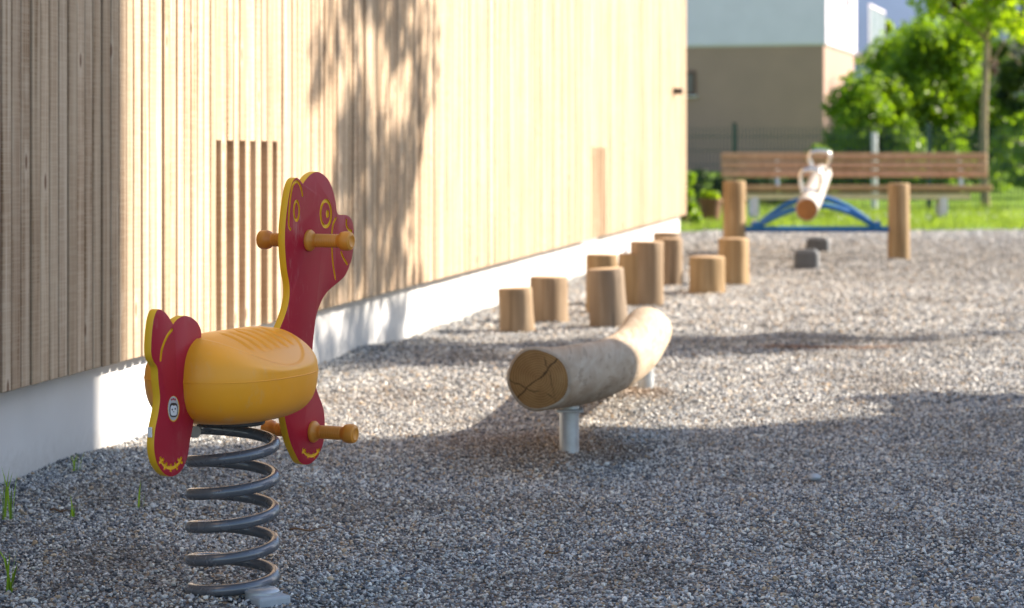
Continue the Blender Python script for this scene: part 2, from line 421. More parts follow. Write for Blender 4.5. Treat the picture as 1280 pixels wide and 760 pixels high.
ground['label'] = 'grey gravel playground ground between the timber wall and the grass'
EDGE = 26.6
def lawn_edge(x): return EDGE - .35 * np.sin(x * .9 + .4) * .5 - .12 * np.sin(x * 2.7)
xs = axis_pts([(-40, 0, 4), (0, 14, .25), (14, 90, 4)])
ts = np.concatenate([np.linspace(0, 8, 33), np.linspace(9, 120, 30)])
X = np.repeat(xs[None, :], len(ts), 0); Y = lawn_edge(X) + ts[:, None]
Zl = gz(X, Y) + np.where(ts[:, None] < .01, -.02, .02) + .01 * np.sin(5 * X) * np.sin(4 * Y)
v = np.stack([X.ravel(), Y.ravel(), Zl.ravel()], 1); nx = len(xs)
f = [(j * nx + i, j * nx + i + 1, (j + 1) * nx + i + 1, (j + 1) * nx + i) for j in range(len(ts) - 1) for i in range(nx - 1)]
tag(link('lawn', mesh('lawn', v, f, M['lawn'], smooth=True)), 'sunlit green lawn beyond the gravel', kind='structure')

# ------------------------------------------------------------------ the timber building
AL = math.atan(510 / FP)                      # angle of the wall to the view axis
W0 = Vector((-1.419, 6.207, 0))               # a point on the plinth foot
U = Vector((math.sin(AL), math.cos(AL), 0)); NV = Vector((math.cos(AL), -math.sin(AL), 0))
S0 = -3.0                                     # where the wall starts, metres along U from W0
bo = W0 + U * S0
PROUD = .07
timber = empty('timber_building', bo, 'long timber building clad in pale vertical boards on a concrete plinth', 'building', rz=math.pi / 2 - AL)
def wall_s(px):                               # distance along the wall of an image column, on the cladding plane
    q = W0 + NV * PROUD; t = (px - CX) / FP
    return (t * q.y - q.x) / (U.x - t * U.y) - S0
PITCH = .0695
S_END = wall_s(858)
NB = int(S_END / PITCH)
ZB, ZT = .273, 4.6
link('plinth', mesh('plinth', *box(((S_END - .02) / 2, 3.0, .1), (S_END - .02, 6.0, .6), .006), M['concrete']), timber)
link('backing_wall', mesh('backing_wall', *box((S_END / 2 - .01, 2.965, (ZB + .012 + ZT) / 2), (S_END - .04, 6.0, ZT - ZB - .012)), M['batten_back']), timber)
link('roof', mesh('roof', *box((S_END / 2, 2.95, ZT + .1), (S_END + .3, 6.5, .2), .02), M['roof']), timber)
def board_mesh(w, th, z0, z1):
    return mesh('board', *box((0, 0, (z0 + z1) / 2), (w, th, z1 - z0), .0022), M['board'])
variants = [board_mesh(PITCH - gp, .032, ZB, ZT) for gp in (.0085, .0105, .012, .0095)]
short = board_mesh(PITCH - .006, .032, .966, ZT)
i0 = round((wall_s(275.6) / PITCH) - .5); i1 = round((wall_s(740) / PITCH) - .5)
slots = {i0 + 2 * k for k in range(6)} | {i1 + 2 * k for k in range(6)}
for i in range(NB):
    s = (i + .5) * PITCH
    me = short if i in slots else random.choice(variants)
    d = random.choice((0, .001, .002, .004, .006)) 
    o = link('board', me, timber, (s + random.uniform(-.0008, .0008), -PROUD + .016 + d, 0))
# end face of the building round the corner: the same boards, joined (out of the photograph's sight)
pp = [box((S_END + .012, -.02 + (k + .5) * PITCH, (ZB + ZT) / 2), (.046, PITCH - .006, ZT - ZB), .002) for k in range(86)]
ef = link('end_cladding', mesh('end_cladding', *join(pp), M['board']), timber); ef['kind'] = 'stuff'
# the small black fitting near the corner
fs = wall_s(842)
fq = W0 + U * (S0 + fs) + NV * (PROUD)
fx = empty('wall_fitting', (fq.x, fq.y, H + (192 - 114) / FP * fq.y), 'small black fitting sticking out of the timber wall near its far corner', 'wall fitting', rz=math.pi / 2 - AL)
link('mounting_plate', mesh('mounting_plate', *box((0, -.004, 0), (.09, .012, .075), .003), M['black']), fx)
link('hood', mesh('hood', *box((0, -.05, 0), (.075, .085, .06), .012, seg=2), M['black'], smooth=True, sharp=40), fx)

# ------------------------------------------------------------------ the spring rocker
RX, RY = (291 - CX) / FP * 4.72, 4.72
AY = R(23.5)
rock = empty('spring_rocker', (RX, RY, 0), 'red and yellow animal-shaped spring rocker on a grey coil spring, in the front left', 'spring rocker', rz=math.pi / 2 - AY)
Fv = Vector((math.sin(AY), math.cos(AY))); Nv = Vector((math.cos(AY), -math.sin(AY)))
TH = .0175
def pan(px, py, n=TH / 2):                    # pixel on the near face -> (forward, height)
    t = (px - CX) / FP
    xc, yc = RX + n * Nv.x, RY + n * Nv.y
    s = (t * yc - xc) / (Fv.x - t * Fv.y)
    Y = yc + s * Fv.y
    return (s, H - (py - HY) / FP * Y)
def slab(name, outline, cutters, parent):
    o2 = np.array(outline)
    area = .5 * np.sum(o2[:, 0] * np.roll(o2[:, 1], -1) - np.roll(o2[:, 0], -1) * o2[:, 1])
    if area < 0: o2 = o2[::-1]
    tg = np.roll(o2, -1, 0) - np.roll(o2, 1, 0); tg /= np.linalg.norm(tg, axis=1)[:, None]
    inn = np.stack([-tg[:, 1], tg[:, 0]], 1)
    k = len(o2); e = .0016
    rings = [(o2 + inn * e, -TH / 2), (o2 + inn * e * .3, -TH / 2 + e * .3), (o2, -TH / 2 + e), (o2, TH / 2 - e), (o2 + inn * e * .3, TH / 2 - e * .3), (o2 + inn * e, TH / 2)]
    V = []
    for rr, y in rings: V += [(p[0], y, p[1]) for p in rr]
    F, mi = [], []
    for a in range(5):
        for i in range(k):
            j = (i + 1) % k
            F.append((a * k + i, a * k + j, (a + 1) * k + j, (a + 1) * k + i)); mi.append(0 if a in (0, 4) else 1)
    F.append(tuple(range(k))[::-1]); mi.append(0)
    F.append(tuple(range(5 * k, 6 * k))); mi.append(0)
    bm = bmesh.new(); vs = [bm.verts.new(p) for p in V]
    for q, m_ in zip(F, mi):
        fc = bm.faces.new([vs[i] for i in q]); fc.material_index = m_
    bmesh.ops.recalc_face_normals(bm, faces=bm.faces)
    me = bpy.data.meshes.new(name); bm.to_mesh(me); bm.free()
    me.materials.append(M['red']); me.materials.append(M['yellow'])
    o = link(name, me)
    made = []
    for cv, cf in cutters:
        cm = bpy.data.meshes.new('cutter'); cm.from_pydata(cv, [], cf)
        b2 = bmesh.new(); b2.from_mesh(cm); bmesh.ops.recalc_face_normals(b2, faces=b2.faces); b2.to_mesh(cm); b2.free()
        cm.materials.append(M['red']); cm.materials.append(M['yellow'])
        cm.polygons.foreach_set('material_index', [1] * len(cm.polygons))
        co = link('cutter', cm); made.append(co)
        md = o.modifiers.new('cut', 'BOOLEAN'); md.operation = 'DIFFERENCE'; md.solver = 'EXACT'; md.object = co; md.material_mode = 'INDEX'
    if made:
        dg = bpy.context.evaluated_depsgraph_get(); dg.update()
        nm = bpy.data.meshes.new_from_object(o.evaluated_get(dg)); o.modifiers.clear()
        o.data = nm; nm.name = name
        for co in made: bpy.data.objects.remove(co)
    o.data.polygons.foreach_set('use_smooth', [True] * len(o.data.polygons)); o.data.set_sharp_from_angle(angle=R(28))
    o.parent = parent
    return o
GD = .0028
def groove(pts, w=.0068, closed=False):       # cutters for an engraved line on both faces
    p = catmull([pan(*q) for q in pts], 5, closed)
    tg = (np.roll(p, -1, 0) - np.roll(p, 1, 0)) if closed else np.gradient(p, axis=0)
    tg /= np.linalg.norm(tg, axis=1)[:, None]; nn = np.stack([-tg[:, 1], tg[:, 0]], 1)
    wd = np.full(len(p), w / 2)
    if not closed: wd[0] *= .5; wd[-1] *= .5
    L, Rr = p + nn * wd[:, None], p - nn * wd[:, None]
    out = []
    for y0, y1 in ((-TH / 2 - .004, -TH / 2 + GD), (TH / 2 - GD, TH / 2 + .004)):
        V, F, k = [], [], len(p)
        for y in (y0, y1):
            V += [(q[0], y, q[1]) for q in L] + [(q[0], y, q[1]) for q in Rr]
        for i in range(k if closed else k - 1):
            j = (i + 1) % k
            F += [(i, j, k + j, k + i), (2 * k + i, 3 * k + i, 3 * k + j, 2 * k + j), (i, 2 * k + i, 2 * k + j, j), (k + i, k + j, 3 * k + j, 3 * k + i)]
        if not closed:
            F += [(0, k, 3 * k, 2 * k), (k - 1, 3 * k - 1, 4 * k - 1, 2 * k - 1)]
        out.append((V, F))
    return out
def dot(px, py, rx, ry):
    c = [(px + rx * math.cos(a), py + ry * math.sin(a)) for a in np.linspace(0, 2 * math.pi, 17)[:-1]]
    p = np.array([pan(*q) for q in c]); out = []
    for y0, y1 in ((-TH / 2 - .004, -TH / 2 + GD), (TH / 2 - GD, TH / 2 + .004)):
        k = len(p); V = [(q[0], y0, q[1]) for q in p] + [(q[0], y1, q[1]) for q in p]
        out.append((V, [tuple(range(k)), tuple(range(k, 2 * k))] + [(i, (i + 1) % k, k + (i + 1) % k, k + i) for i in range(k)]))
    return out
def oval(px, py, rx, ry): return [(px + rx * math.cos(a), py + ry * math.sin(a)) for a in np.linspace(0, 2 * math.pi, 15)[:-1]]
head_a = [(378.9, 229.5), (382, 225), (388.4, 218), (395.8, 214.6), (403, 217), (410.5, 224.3), (416, 236.3), (419.7, 251), (421.3, 263.5), (424, 268), (432.6, 268.5), (439, 273), (442.2, 282.3), (442.7, 297), (441.4, 315.5), (438, 330), (431, 345.5), (417.7, 357.5), (408.5, 366), (401, 379), (395.6, 396), (392.7, 418), (391, 440), (392, 470), (398, 492), (403, 505), (405.8, 518.4), (406.3, 537), (404, 555), (397.4, 571), (386.8, 580.3), (376.3, 579), (369.7, 568.4), (363, 552.6), (357.9, 531.6), (352, 500), (345, 465), (341, 440), (344, 424), (349.6, 411), (357, 392.5), (361.5, 374), (361.8, 356), (358.8, 338), (356.7, 315), (356.2, 297), (357, 278.7), (359.5, 256.6), (362.6, 238), (366.3, 226.2), (371, 222), (374.6, 224.3)]
def smooth_with_corner(pts):                  # the first point is a sharp notch
    c = catmull(pts + [pts[0]], 6, closed=False)[:-1]
    return [pan(*q) for q in c]
def jag(cx, cy, rx, ry, n, t0=15, t1=165):    # a curved seam with short cross stitches
    arc = [(cx + rx * math.cos(R(a)), cy + ry * math.sin(R(a))) for a in np.linspace(t0, t1, 7)]
    out = groove(arc, .0068)
    for a in np.linspace(t0 + 18, t1 - 18, n):
        c, s = math.cos(R(a)), math.sin(R(a))
        out += groove([(cx + rx * c * .72, cy + ry * s * .72), (cx + rx * c * 1.0, cy + ry * s * 1.0), (cx + rx * c * 1.26, cy + ry * s * 1.26)], .0062)
    return out
cut = groove([(378.3, 246), (376.5, 236), (373.5, 229), (370, 227), (366, 232), (363.5, 244), (361.8, 260), (360.8, 275), (361.3, 284), (364, 287)])
cut += groove(oval(370.6, 263.5, 3.3, 12), .007, True)
cut += groove(oval(407.3, 267, 6.6, 16.2), .0085, True)
cut += dot(409.3, 267.3, 2.0, 5.2)
cut += groove([(420.5, 271.5), (416.5, 280), (415, 292), (415, 312), (416.2, 330), (419.5, 350)])
cut += groove([(433, 273.5), (433.2, 282), (436, 287.5), (440, 289)])
cut += groove([(426, 314), (429, 322), (434.5, 331)])
cut += jag(389, 557, 11, 13, 4)
slab('head_panel', smooth_with_corner(head_a), cut, rock)
tail_a = [(216.7, 405), (222, 398.7), (231.6, 394.6), (242.6, 398.7), (250, 408), (252, 420), (249, 445), (246, 480), (243.5, 514), (242, 529.7), (237.9, 551.8), (234.7, 570.8), (228.4, 586.6), (217.4, 595.4), (206.3, 593), (196.8, 580), (192.7, 561.3), (193.7, 539), (198.4, 514), (200, 496.6), (198, 476), (196.8, 460), (191.5, 450.8), (189, 440), (190, 416), (193, 396), (198.4, 386.5), (207.9, 391.5)]
tcut = groove([(216, 411), (209, 420), (202.5, 436), (200.5, 452)])
tcut += jag(213.5, 566, 14, 19, 5)
tail = slab('tail_panel', smooth_with_corner(tail_a), tcut, rock)
# maker's sticker on the tail and a small one on its edge
def spw(v, e): return math.copysign(abs(v) ** e, v)
def disc_part(name, px, py, rx, ry, off, m, parent, ex=1.0):
    p = np.array([pan(*q) for q in [(px + rx * spw(math.cos(a), ex), py + ry * spw(math.sin(a), ex)) for a in np.linspace(0, 2 * math.pi, 25)[:-1]]])
    k = len(p); y0, y1 = -TH / 2 - .0001, -TH / 2 - off
    V = [(q[0], y0, q[1]) for q in p] + [(q[0], y1, q[1]) for q in p]
    F = [tuple(range(k))[::-1], tuple(range(k, 2 * k))] + [(i, (i + 1) % k, k + (i + 1) % k, k + i) for i in range(k)]
    me = mesh(name, V, F, m); bm = bmesh.new(); bm.from_mesh(me); bmesh.ops.recalc_face_normals(bm, faces=bm.faces); bm.to_mesh(me); bm.free()
    return link(name, me, parent)
st = disc_part('oval_sticker', 216.8, 511, 7.2, 16.2, .0004, M['yellow'], tail)
disc_part('sticker_face', 216.4, 510.5, 6.6, 15.2, .0007, M['sticker_grey'], st)
disc_part('sticker_emblem', 216.6, 512.5, 5.0, 9.0, .0010, M['black'], st, .6)
disc_part('sticker_emblem', 216.6, 513, 4.1, 6.6, .0013, M['sticker_white'], st, .6)
for q in ((214.6, 512, .8, 1.2), (218.3, 511, .8, 1.2), (216.4, 514.6, .6, .7), (216.6, 505.6, 1.5, 1.6)):
    disc_part('sticker_mark', *q, .0016, M['black'], st)
for q in ((214.2, 499.5, .9, 1.4), (216.3, 498.7, .9, 1.4), (218.3, 499.4, .9, 1.4)):
    disc_part('sticker_letter', *q, .0010, M['red'], st)
sp = pan(190.0, 541)
link('edge_sticker', mesh('edge_sticker', *box((sp[0] + .006, 0, sp[1]), (.004, .009, .02), .0008), M['sticker_white']), tail)
# handles: two at the head, two foot pegs
def grip_mesh():
    pr = [(.0, 0), (.024, 0), (.0245, .004), (.022, .008), (.0165, .011), (.0148, .018)]
    for k in range(9):
        h = .021 + k * .006
        pr += [(.0152, h), (.0152, h + .0034), (.0142, h + .0044), (.0142, h + .0054)]
    pr += [(.0155, .078), (.020, .083), (.0215, .090), (.0215, .1), (.0195, .106), (.013, .1085), (.012, .1075), (.0, .1075)]
    pr = [(max(r, .0004), h) for r, h in pr]
    v, f = lathe(pr, 28, 'Y')
    return mesh('handle', v, f, M['grip'], smooth=True, sharp=50)
gm = grip_mesh()
for nm, (px, py) in (('handle', (386, 300.5)), ('foot_peg', (391, 539.5))):
    s, z = pan(px, py)
    for sd in (-1, 1):
        o = link(nm, gm, rock, (s, sd * TH / 2, z), (0, 0, 0) if sd > 0 else (0, 0, math.pi))
# the seat
def seat_mesh():
    NU, NVv = 260, 200
    LA, LB = .209, .153
    zc, hz = .457, .097
    V, F = [], []
    def sg(v, e): return math.copysign(abs(v) ** e, v)
    def ss(a, b, v):
        t = max(0, min(1, (v - a) / (b - a))); return t * t * (3 - 2 * t)
    for j in range(NVv + 1):
        phi = -math.pi / 2 + math.pi * j / NVv
        for i in range(NU):
            th = 2 * math.pi * i / NU
            e1, e2 = .40, .80
            cp, sp_ = sg(math.cos(phi), e1), sg(math.sin(phi), e1)
            x = LA * cp * sg(math.cos(th), e2); y = LB * cp * sg(math.sin(th), e2); z = hz * sp_
            if z < 0:                                    # underside tapers in a little
                t = (-z / hz); k = 1 - .16 * t ** 2.2; x *= k; y *= k
            else:
                t = z / hz
                z -= .074 * (abs(y) / LB) ** 1.8 * t ** 1.2   # the saddle falls away to both sides
                x *= 1 - .14 * t * t
                # sitting surface with a rim, and cross ribs
                q = (x / .160) ** 2 + (y / .150) ** 2
                if t > .3:
                    z -= .0036 * (1 - ss(.86, 1.0, q))
                    if q < .8 and abs(y) < .108 and abs(x) < .1:
                        gx = (x + .1) / .0335; fr = abs((gx % 1) - .5)
                        fade = ss(.012, .03, abs(y)) * (1 - ss(.085, .108, abs(y))) * (1 - ss(.55, .8, q))
                        z -= .0052 * fade * (1 - ss(.06, .24, fr))
            if abs(z) < .0022: x *= 1.006; y *= 1.006       # mould seam
            V.append((x, y, zc + z))
    for j in range(NVv):
        for i in range(NU):
            a, b = j * NU + i, j * NU + (i + 1) % NU
            F.append((a, b, b + NU, a + NU))
    return mesh('seat', V, F, M['seat'], smooth=True)
st_ = link('seat', seat_mesh(), rock)
def spw(v, e): return math.copysign(abs(v) ** e, v)
ring = [(.2095 * spw(math.cos(a), .80), .1535 * spw(math.sin(a), .80), .457) for a in np.linspace(0, 2 * math.pi, 161)]
link('mould_seam', mesh('mould_seam', *tube(ring, .0013, 6, False), M['seat'], smooth=True), st_)
link('seat_plate', mesh('seat_plate', *lathe([(.001, .350), (.066, .350), (.068, .353), (.068, .362), (.001, .364)], 32), M['dark_metal']), rock)
# coil spring
path = []
RS = .088
for t in np.linspace(0, 5.1, 421):
    z = float(np.interp(t, [0, .5, 1, 4.9, 5.1], [.004, .030, .065, .334, .340]))
    a = 2 * math.pi * t + math.pi - (math.pi / 2 - AY)
    path.append((RS * math.cos(a), RS * math.sin(a), z))
sp_r = [.0124] * len(path)
link('coil_spring', mesh('coil_spring', *tube(path, sp_r, 16), M['spring'], smooth=True, sharp=60), rock)
# base clamp and the footing it is bolted to, mostly under gravel
bx = Matrix.Rotation(-(math.pi / 2 - AY), 3, 'Z')
fo = P(336, 748, 4.615); fl = bx @ Vector((fo.x - RX, fo.y - RY, 0))
link('base_clamp', mesh('base_clamp', *lathe([(.001, -.03), (.036, -.03), (.036, .016), (.03, .021), (.001, .021)], 32, org=(fl.x * .82, fl.y * .82, .0)), M['galv'], smooth=True, sharp=40), rock)
link('footing', mesh('footing', *box((fl.x, fl.y, -.066), (.058, .075, .155), .006, rz=R(58), seg=2), M['footing']), rock)

# ------------------------------------------------------------------ balance log
lc = [(6.38, 673, 474), (6.9, 713, 470), (7.5, 757, 459), (8.1, 788.5, 442), (8.6, 803.5, 425), (9.0, 808, 416)]
L0 = P(lc[0][1], lc[0][2], lc[0][0])
base = Vector((L0.x, L0.y, 0))
blog = empty('balance_log', base, 'long pale curved balance log lying on two steel legs in the gravel', 'balance log')
cp = catmull([tuple(P(a, b, Y) - base) for Y, a, b in lc], 8, closed=False)
V, F, mi = [], [], []
SEG = 40; path = [Vector(p) for p in cp]
rs = np.interp(np.linspace(0, 1, len(path)), [0, .3, .6, 1], [.0935, .096, .096, .102])
def log_mesh(name, path, rs, mats, seg=40, lump=.004, seed=1, end_bev=.008):
    rg = np.random.default_rng(seed); ph = rg.uniform(0, 6.28, 8)
    # extra rings for rounded ends
    d0 = (path[1] - path[0]).normalized(); d1 = (path[-1] - path[-2]).normalized()
    pts = [path[0], path[0] + d0 * end_bev * .3, path[0] + d0 * end_bev] + path[1:-1] + [path[-1] - d1 * end_bev, path[-1] - d1 * end_bev * .3, path[-1]]
    rr = [rs[0] - end_bev * .75, rs[0] - end_bev * .25, rs[0]] + list(rs[1:-1]) + [rs[-1], rs[-1] - end_bev * .25, rs[-1] - end_bev * .75]
    V, F, mi = [], [], []
    n = len(pts)
    t0 = d0; up = Vector((0, 0, 1)) if abs(t0.z) < .9 else Vector((0, 1, 0)); nx = t0.cross(up).normalized()
    for i, p in enumerate(pts):
        t = (pts[min(i + 1, n - 1)] - pts[max(i - 1, 0)]).normalized()
        nx = (nx - t * nx.dot(t)).normalized(); ny = t.cross(nx)
        l = (p - pts[0]).length
        for k in range(seg):
            a = 2 * math.pi * k / seg
            r = rr[i] + lump * (math.sin(2 * a + ph[0] + l * 1.3) + .6 * math.sin(3 * a + ph[1] - l * 2.1) + .5 * math.sin(a * 5 + ph[2] + l * 4) + .5 * math.sin(l * 6 + ph[3]))
            V.append(p + (nx * math.cos(a) + ny * math.sin(a)) * r)
    for i in range(n - 1):
        for k in range(seg):
            a, b = i * seg + k, i * seg + (k + 1) % seg
            F.append((a, b, b + seg, a + seg)); mi.append(0)
    F.append(tuple(range(seg))[::-1]); mi.append(1); F.append(tuple(range((n - 1) * seg, n * seg))); mi.append(1)
    return mesh(name, V, F, mats, mi, smooth=True, sharp=55)
lm = log_mesh('log', [Vector((p.x, p.y, 0)) + Vector((0, 0, p.z - path[0].z)) for p in path], rs, [M['log'], M['log_end']], lump=.0028, seed=3, end_bev=.012)
link('log', lm, blog, (0, 0, path[0].z))
for (px, py, Y) in ((711.5, 566, 6.89), (807.5, 491, 8.55)):
    q = P(px, py, Y) - base; gzv = g(q.x + base.x, Y)
    link('leg', mesh('leg', *lathe([(.001, gzv - .15), (.0305, gzv - .15), (.0305, .16), (.001, .16)], 24, org=(q.x, q.y, 0)), M['galv'], smooth=True, sharp=40), blog)
    link('saddle_plate', mesh('saddle_plate', *box((q.x, q.y, .133), (.085, .10, .008), .002), M['galv']), blog)

# ------------------------------------------------------------------ stepping stumps
stumps = [  # x left, x right, top, foot row, lean, label
    (623, 665, 360, 416, .02, 'shorter grey-brown stump standing leftmost, nearest to the timber wall plinth'),
    (662, 710, 346, 404, .0, 'wide light brown stump just right of the leftmost stump'),
    (733, 772, 318, 393, .0, 'orange-brown stump half hidden behind the flared grey-brown stump'),
    (733, 780, 336, 411, .03, 'flared grey-brown stump just behind the far end of the balance log'),
    (773, 808, 317, 382, .0, 'thin slice of orange stump half hidden behind the tallest stump'),
    (788, 829, 302, 382, .0, 'tallest brown stump in the middle of the row with a bright sunlit edge'),
    (819, 853, 292, 352, .0, 'farthest stump by the wall corner, mostly hidden behind another stump'),
    (821, 854, 298, 358, .0, 'dark brown stump right behind the tallest stump, in front of the farthest one'),
    (861, 906, 321, 367, .0, 'low squat orange-brown stump with a bright rim, on the right of the row'),
    (898, 936, 298, 356, .0, 'rightmost stump, in front of the left seesaw post'),
]
for k, (x0, x1, ty, by, lean, lab) in enumerate(stumps):
    Y = FP * H / (by - 192)
    Y += .12
    xc = (x0 + x1) / 2; r = (x1 - x0) / 2 / FP * Y
    c = P(xc, by, Y); top = H - (ty - 192) / FP * (Y - r * .3)
    gg = g(c.x, c.y)
    rg = random.Random(k * 13 + 5)
    path = [Vector((lean * (1 - t), 0, (gg - .12) * (1 - t) + top * t)) for t in np.linspace(0, 1, 9)]
    fl = .018 if lean else .006
    rs = [r * (1 + (fl / r) * max(0, (1 - t * 1.5)) ** 1.5) for t in np.linspace(0, 1, 9)]
    if k in (6,): path = [p + Vector((0, .2, 0)) for p in path]
    me = log_mesh('tree_stump', path, rs, [M['stump'] if k not in (8, 9, 2, 4) else M['post'], M['stump_top']], seg=32, lump=.0022, seed=20 + k, end_bev=.009)
    o = link('tree_stump', me, None, (c.x, c.y, 0), (0, 0, 0))
    tag(o, lab, 'tree stump', 'stepping stumps beside the timber wall')

# ------------------------------------------------------------------ seesaw
SY = 19.75
SC = P(1020, 324, SY)
see = empty('seesaw', (SC.x, SY, 0), 'log seesaw with steel loop handles on a blue frame between two wooden posts', 'seesaw')
for x0, x1, ty in ((904, 932, 226), (1110, 1137, 229)):
    r = (x1 - x0) / 2 / FP * SY; xc = ((x0 + x1) / 2 - CX) / FP * SY - SC.x
    top = H - (ty - 192) / FP * SY
    me = log_mesh('post', [Vector((xc, 0, z)) for z in np.linspace(-.15, top, 8)], [r] * 8, [M['post'], M['stump_top']], seg=28, lump=.002, seed=int(x0), end_bev=.014)
    link('post', me, see)
zb = H - (286.5 - 192) / FP * SY
hw = (1112 - 930) / 2 / FP * SY
link('cross_bar', mesh('cross_bar', *tube([(-hw, 0, zb), (hw, 0, zb)], .026, 14), M['blue'], smooth=True, sharp=50), see)
aw = (1096 - 944) / 2 / FP * SY
for pk, dy in ((.20, -.09), (.27, .09)):
    pth = [(aw * u, dy * (1 - u * u), zb + .012 + pk * (1 - abs(u) ** 1.8)) for u in np.linspace(-1, 1, 25)]
    link('arch_tube', mesh('arch_tube', *tube(pth, .024, 12), M['blue'], smooth=True, sharp=50), see)
for sx in (-1, 1):
    link('bracket', mesh('bracket', *box((sx * aw, 0, zb + .035), (.07, .09, .06), .01, seg=2), M['blue'], smooth=True, sharp=40), see)
    link('bolt_cap', mesh('bolt_cap', *lathe([(.001, 0), (.02, 0), (.02, .008), (.012, .016), (.001, .018)], 14, org=(sx * aw, 0, zb + .066)), M['steel'], smooth=True, sharp=40), see)
e0 = P(1008.5, 262, 18.2) - see.location; e1 = P(1027, 218, 21.4) - see.location
me = log_mesh('seat_log', [(e1 - e0) * t for t in np.linspace(0, 1, 12)], [.094] * 12, [M['seesaw_log'], M['seesaw_end']], seg=32, lump=.0015, seed=77, end_bev=.012)
so = link('seat_log', me, see, e0)
ld = (e1 - e0).normalized(); lx = Vector((1, 0, 0)); lu = lx.cross(ld).normalized()
if lu.z < 0: lu = -lu
for t, w in ((.21, .085), (.83, .098)):
    c = e0 + (e1 - e0) * t
    ctrl = [(-.055, .05), (-.075, .13), (-w, .20), (-w * .8, .255), (0, .272), (w * .8, .255), (w, .20), (.075, .13), (.055, .05)]
    pth = [c + lx * a + lu * b for a, b in catmull(ctrl, 6, False)]
    link('loop_handle', mesh('loop_handle', *tube(pth, .0165, 12), M['steel'], smooth=True, sharp=50), see)
    link('handle_plate', mesh('handle_plate', *tube([c + lx * -.05 + lu * .088, c + lx * .05 + lu * .088], .016, 10), M['steel'], smooth=True, sharp=50), see)
for (x0, x1, ty, by, lab) in ((995, 1026, 313.5, 336, 'nearer dark rubber bump block in the gravel under the seesaw'), (1010, 1039, 298, 315, 'farther dark rubber bump block in the gravel under the seesaw')):
    Y = FP * H / (by - 192); w = (x1 - x0) / FP * Y; h = (by - ty) / FP * Y
    c = P((x0 + x1) / 2, by, Y)
    b_ = empty('rubber_buffer', (c.x, Y + w / 2, 0), lab, 'rubber buffer', 'rubber bump blocks under the seesaw')
    link('block', mesh('block', *box((0, 0, h / 2 - .05), (w, w * .9, h + .1), .034, rz=R(-12), seg=4), M['rubber'], smooth=True, sharp=45), b_)
    link('top_strip', mesh('top_strip', *box((0, 0, h + .002), (w * .72, w * .62, .012), .004, rz=R(-12)), M['rubber']), b_)

# ------------------------------------------------------------------ bench
BY = 29.4
def bx_at(px): return (px - CX) / FP * BY
def bz_at(py): return H - (py - HY) / FP * BY
bg0 = g(bx_at(1073), BY)
ben = empty('park_bench', (bx_at(1073), BY, bg0), 'long brown slatted park bench facing the playground from the grass edge', 'bench')
def rel(px): return bx_at(px) - bx_at(1073)
w = rel(1241) - rel(905); xm = (rel(1241) + rel(905)) / 2
for k in range(3):
    yb, yt = 222 - k * 10.9, 222 - k * 10.9 - 8.9
    zc = (bz_at(yb) + bz_at(yt)) / 2 - bg0; hh = bz_at(yt) - bz_at(yb)
    sl = mesh('slat', *box((0, 0, 0), (w, .038, hh), .006), M['bench'])
    link('slat', sl, ben, (xm, .34 + k * .028, zc), (R(-12), 0, 0))
ws = rel(1236) - rel(930); xs_ = (rel(1236) + rel(930)) / 2
zs = bz_at(235) - bg0
for k in range(4):
    link('seat_slat', mesh('seat_slat', *box((0, 0, 0), (ws, .095, .075), .008), M['bench']), ben, (xs_, -.16 + k * .105, zs - .004 * k))
link('front_rail', mesh('front_rail', *box((rel(1070), -.13, bz_at(245.5) - bg0), (rel(1210) - rel(930), .05, .075), .006), M['bench_pale']), ben)
link('rear_rail', mesh('rear_rail', *box((rel(1070), .16, bz_at(245.5) - bg0), (rel(1210) - rel(930), .05, .075), .006), M['bench_pale']), ben)
for px in (942, 1177):
    link('leg', mesh('leg', *box((rel(px), .0, (zs - .1) / 2 - .05), (.10, .34, zs - .04), .008), M['white']), ben)
    link('back_support', mesh('back_support', *tube([(rel(px) + .35 * (1 if px < 1000 else .9), .2, zs - .06), (rel(px) + .35 * (1 if px < 1000 else .9), .36, zs + .13), (rel(px) + .35 * (1 if px < 1000 else .9), .43, bz_at(194) - bg0)], .024, 10), M['galv'], smooth=True, sharp=50), ben)

# ------------------------------------------------------------------ mesh fence and steel pole
FY = 31.8
fl0 = (852 - CX) / FP * FY
fen = empty('mesh_fence', ((918 - CX) / FP * FY, FY, g(3.1, FY)), 'dark green wire mesh garden fence behind the bench', 'fence')
ftop = H - (157 - HY) / FP * FY - fen.location.z
px_post = [675, 918, 1161, 1404]
for px in px_post:
    x = (px - 918) / FP * FY
    link('post', mesh('post', *box((x, 0, ftop / 2 - .1), (.06, .06, ftop + .26), .004), M['fence']), fen)
    link('post_cap', mesh('post_cap', *box((x, 0, ftop + .036), (.066, .066, .012), .003), M['black']), fen)
for a, b in zip(px_post[:-1], px_post[1:]):
    xa, xb = (a - 918) / FP * FY + .035, (b - 918) / FP * FY - .035
    parts = []
    for x in np.arange(xa, xb, .05): parts.append(box((x, -.03, ftop / 2), (.009, .009, ftop - .04)))
    for z in np.arange(.06, ftop, .2):
        parts.append(box(((xa + xb) / 2, -.037, z), (xb - xa, .008, .011))); parts.append(box(((xa + xb) / 2, -.023, z), (xb - xa, .008, .011)))
    o = link('wire_panel', mesh('wire_panel', *join(parts), M['fence']), fen)
pq = P(1093, 168, 31.0)
pole = empty('steel_pole', (pq.x, 31.0, g(pq.x, 31)), 'bare galvanised steel pole standing behind the bench', 'pole')
link('shaft', mesh('shaft', *lathe([(.001, -.2), (.042, -.2), (.042, pq.z - pole.location.z), (.001, pq.z - pole.location.z)], 20), M['galv'], smooth=True, sharp=40), pole)
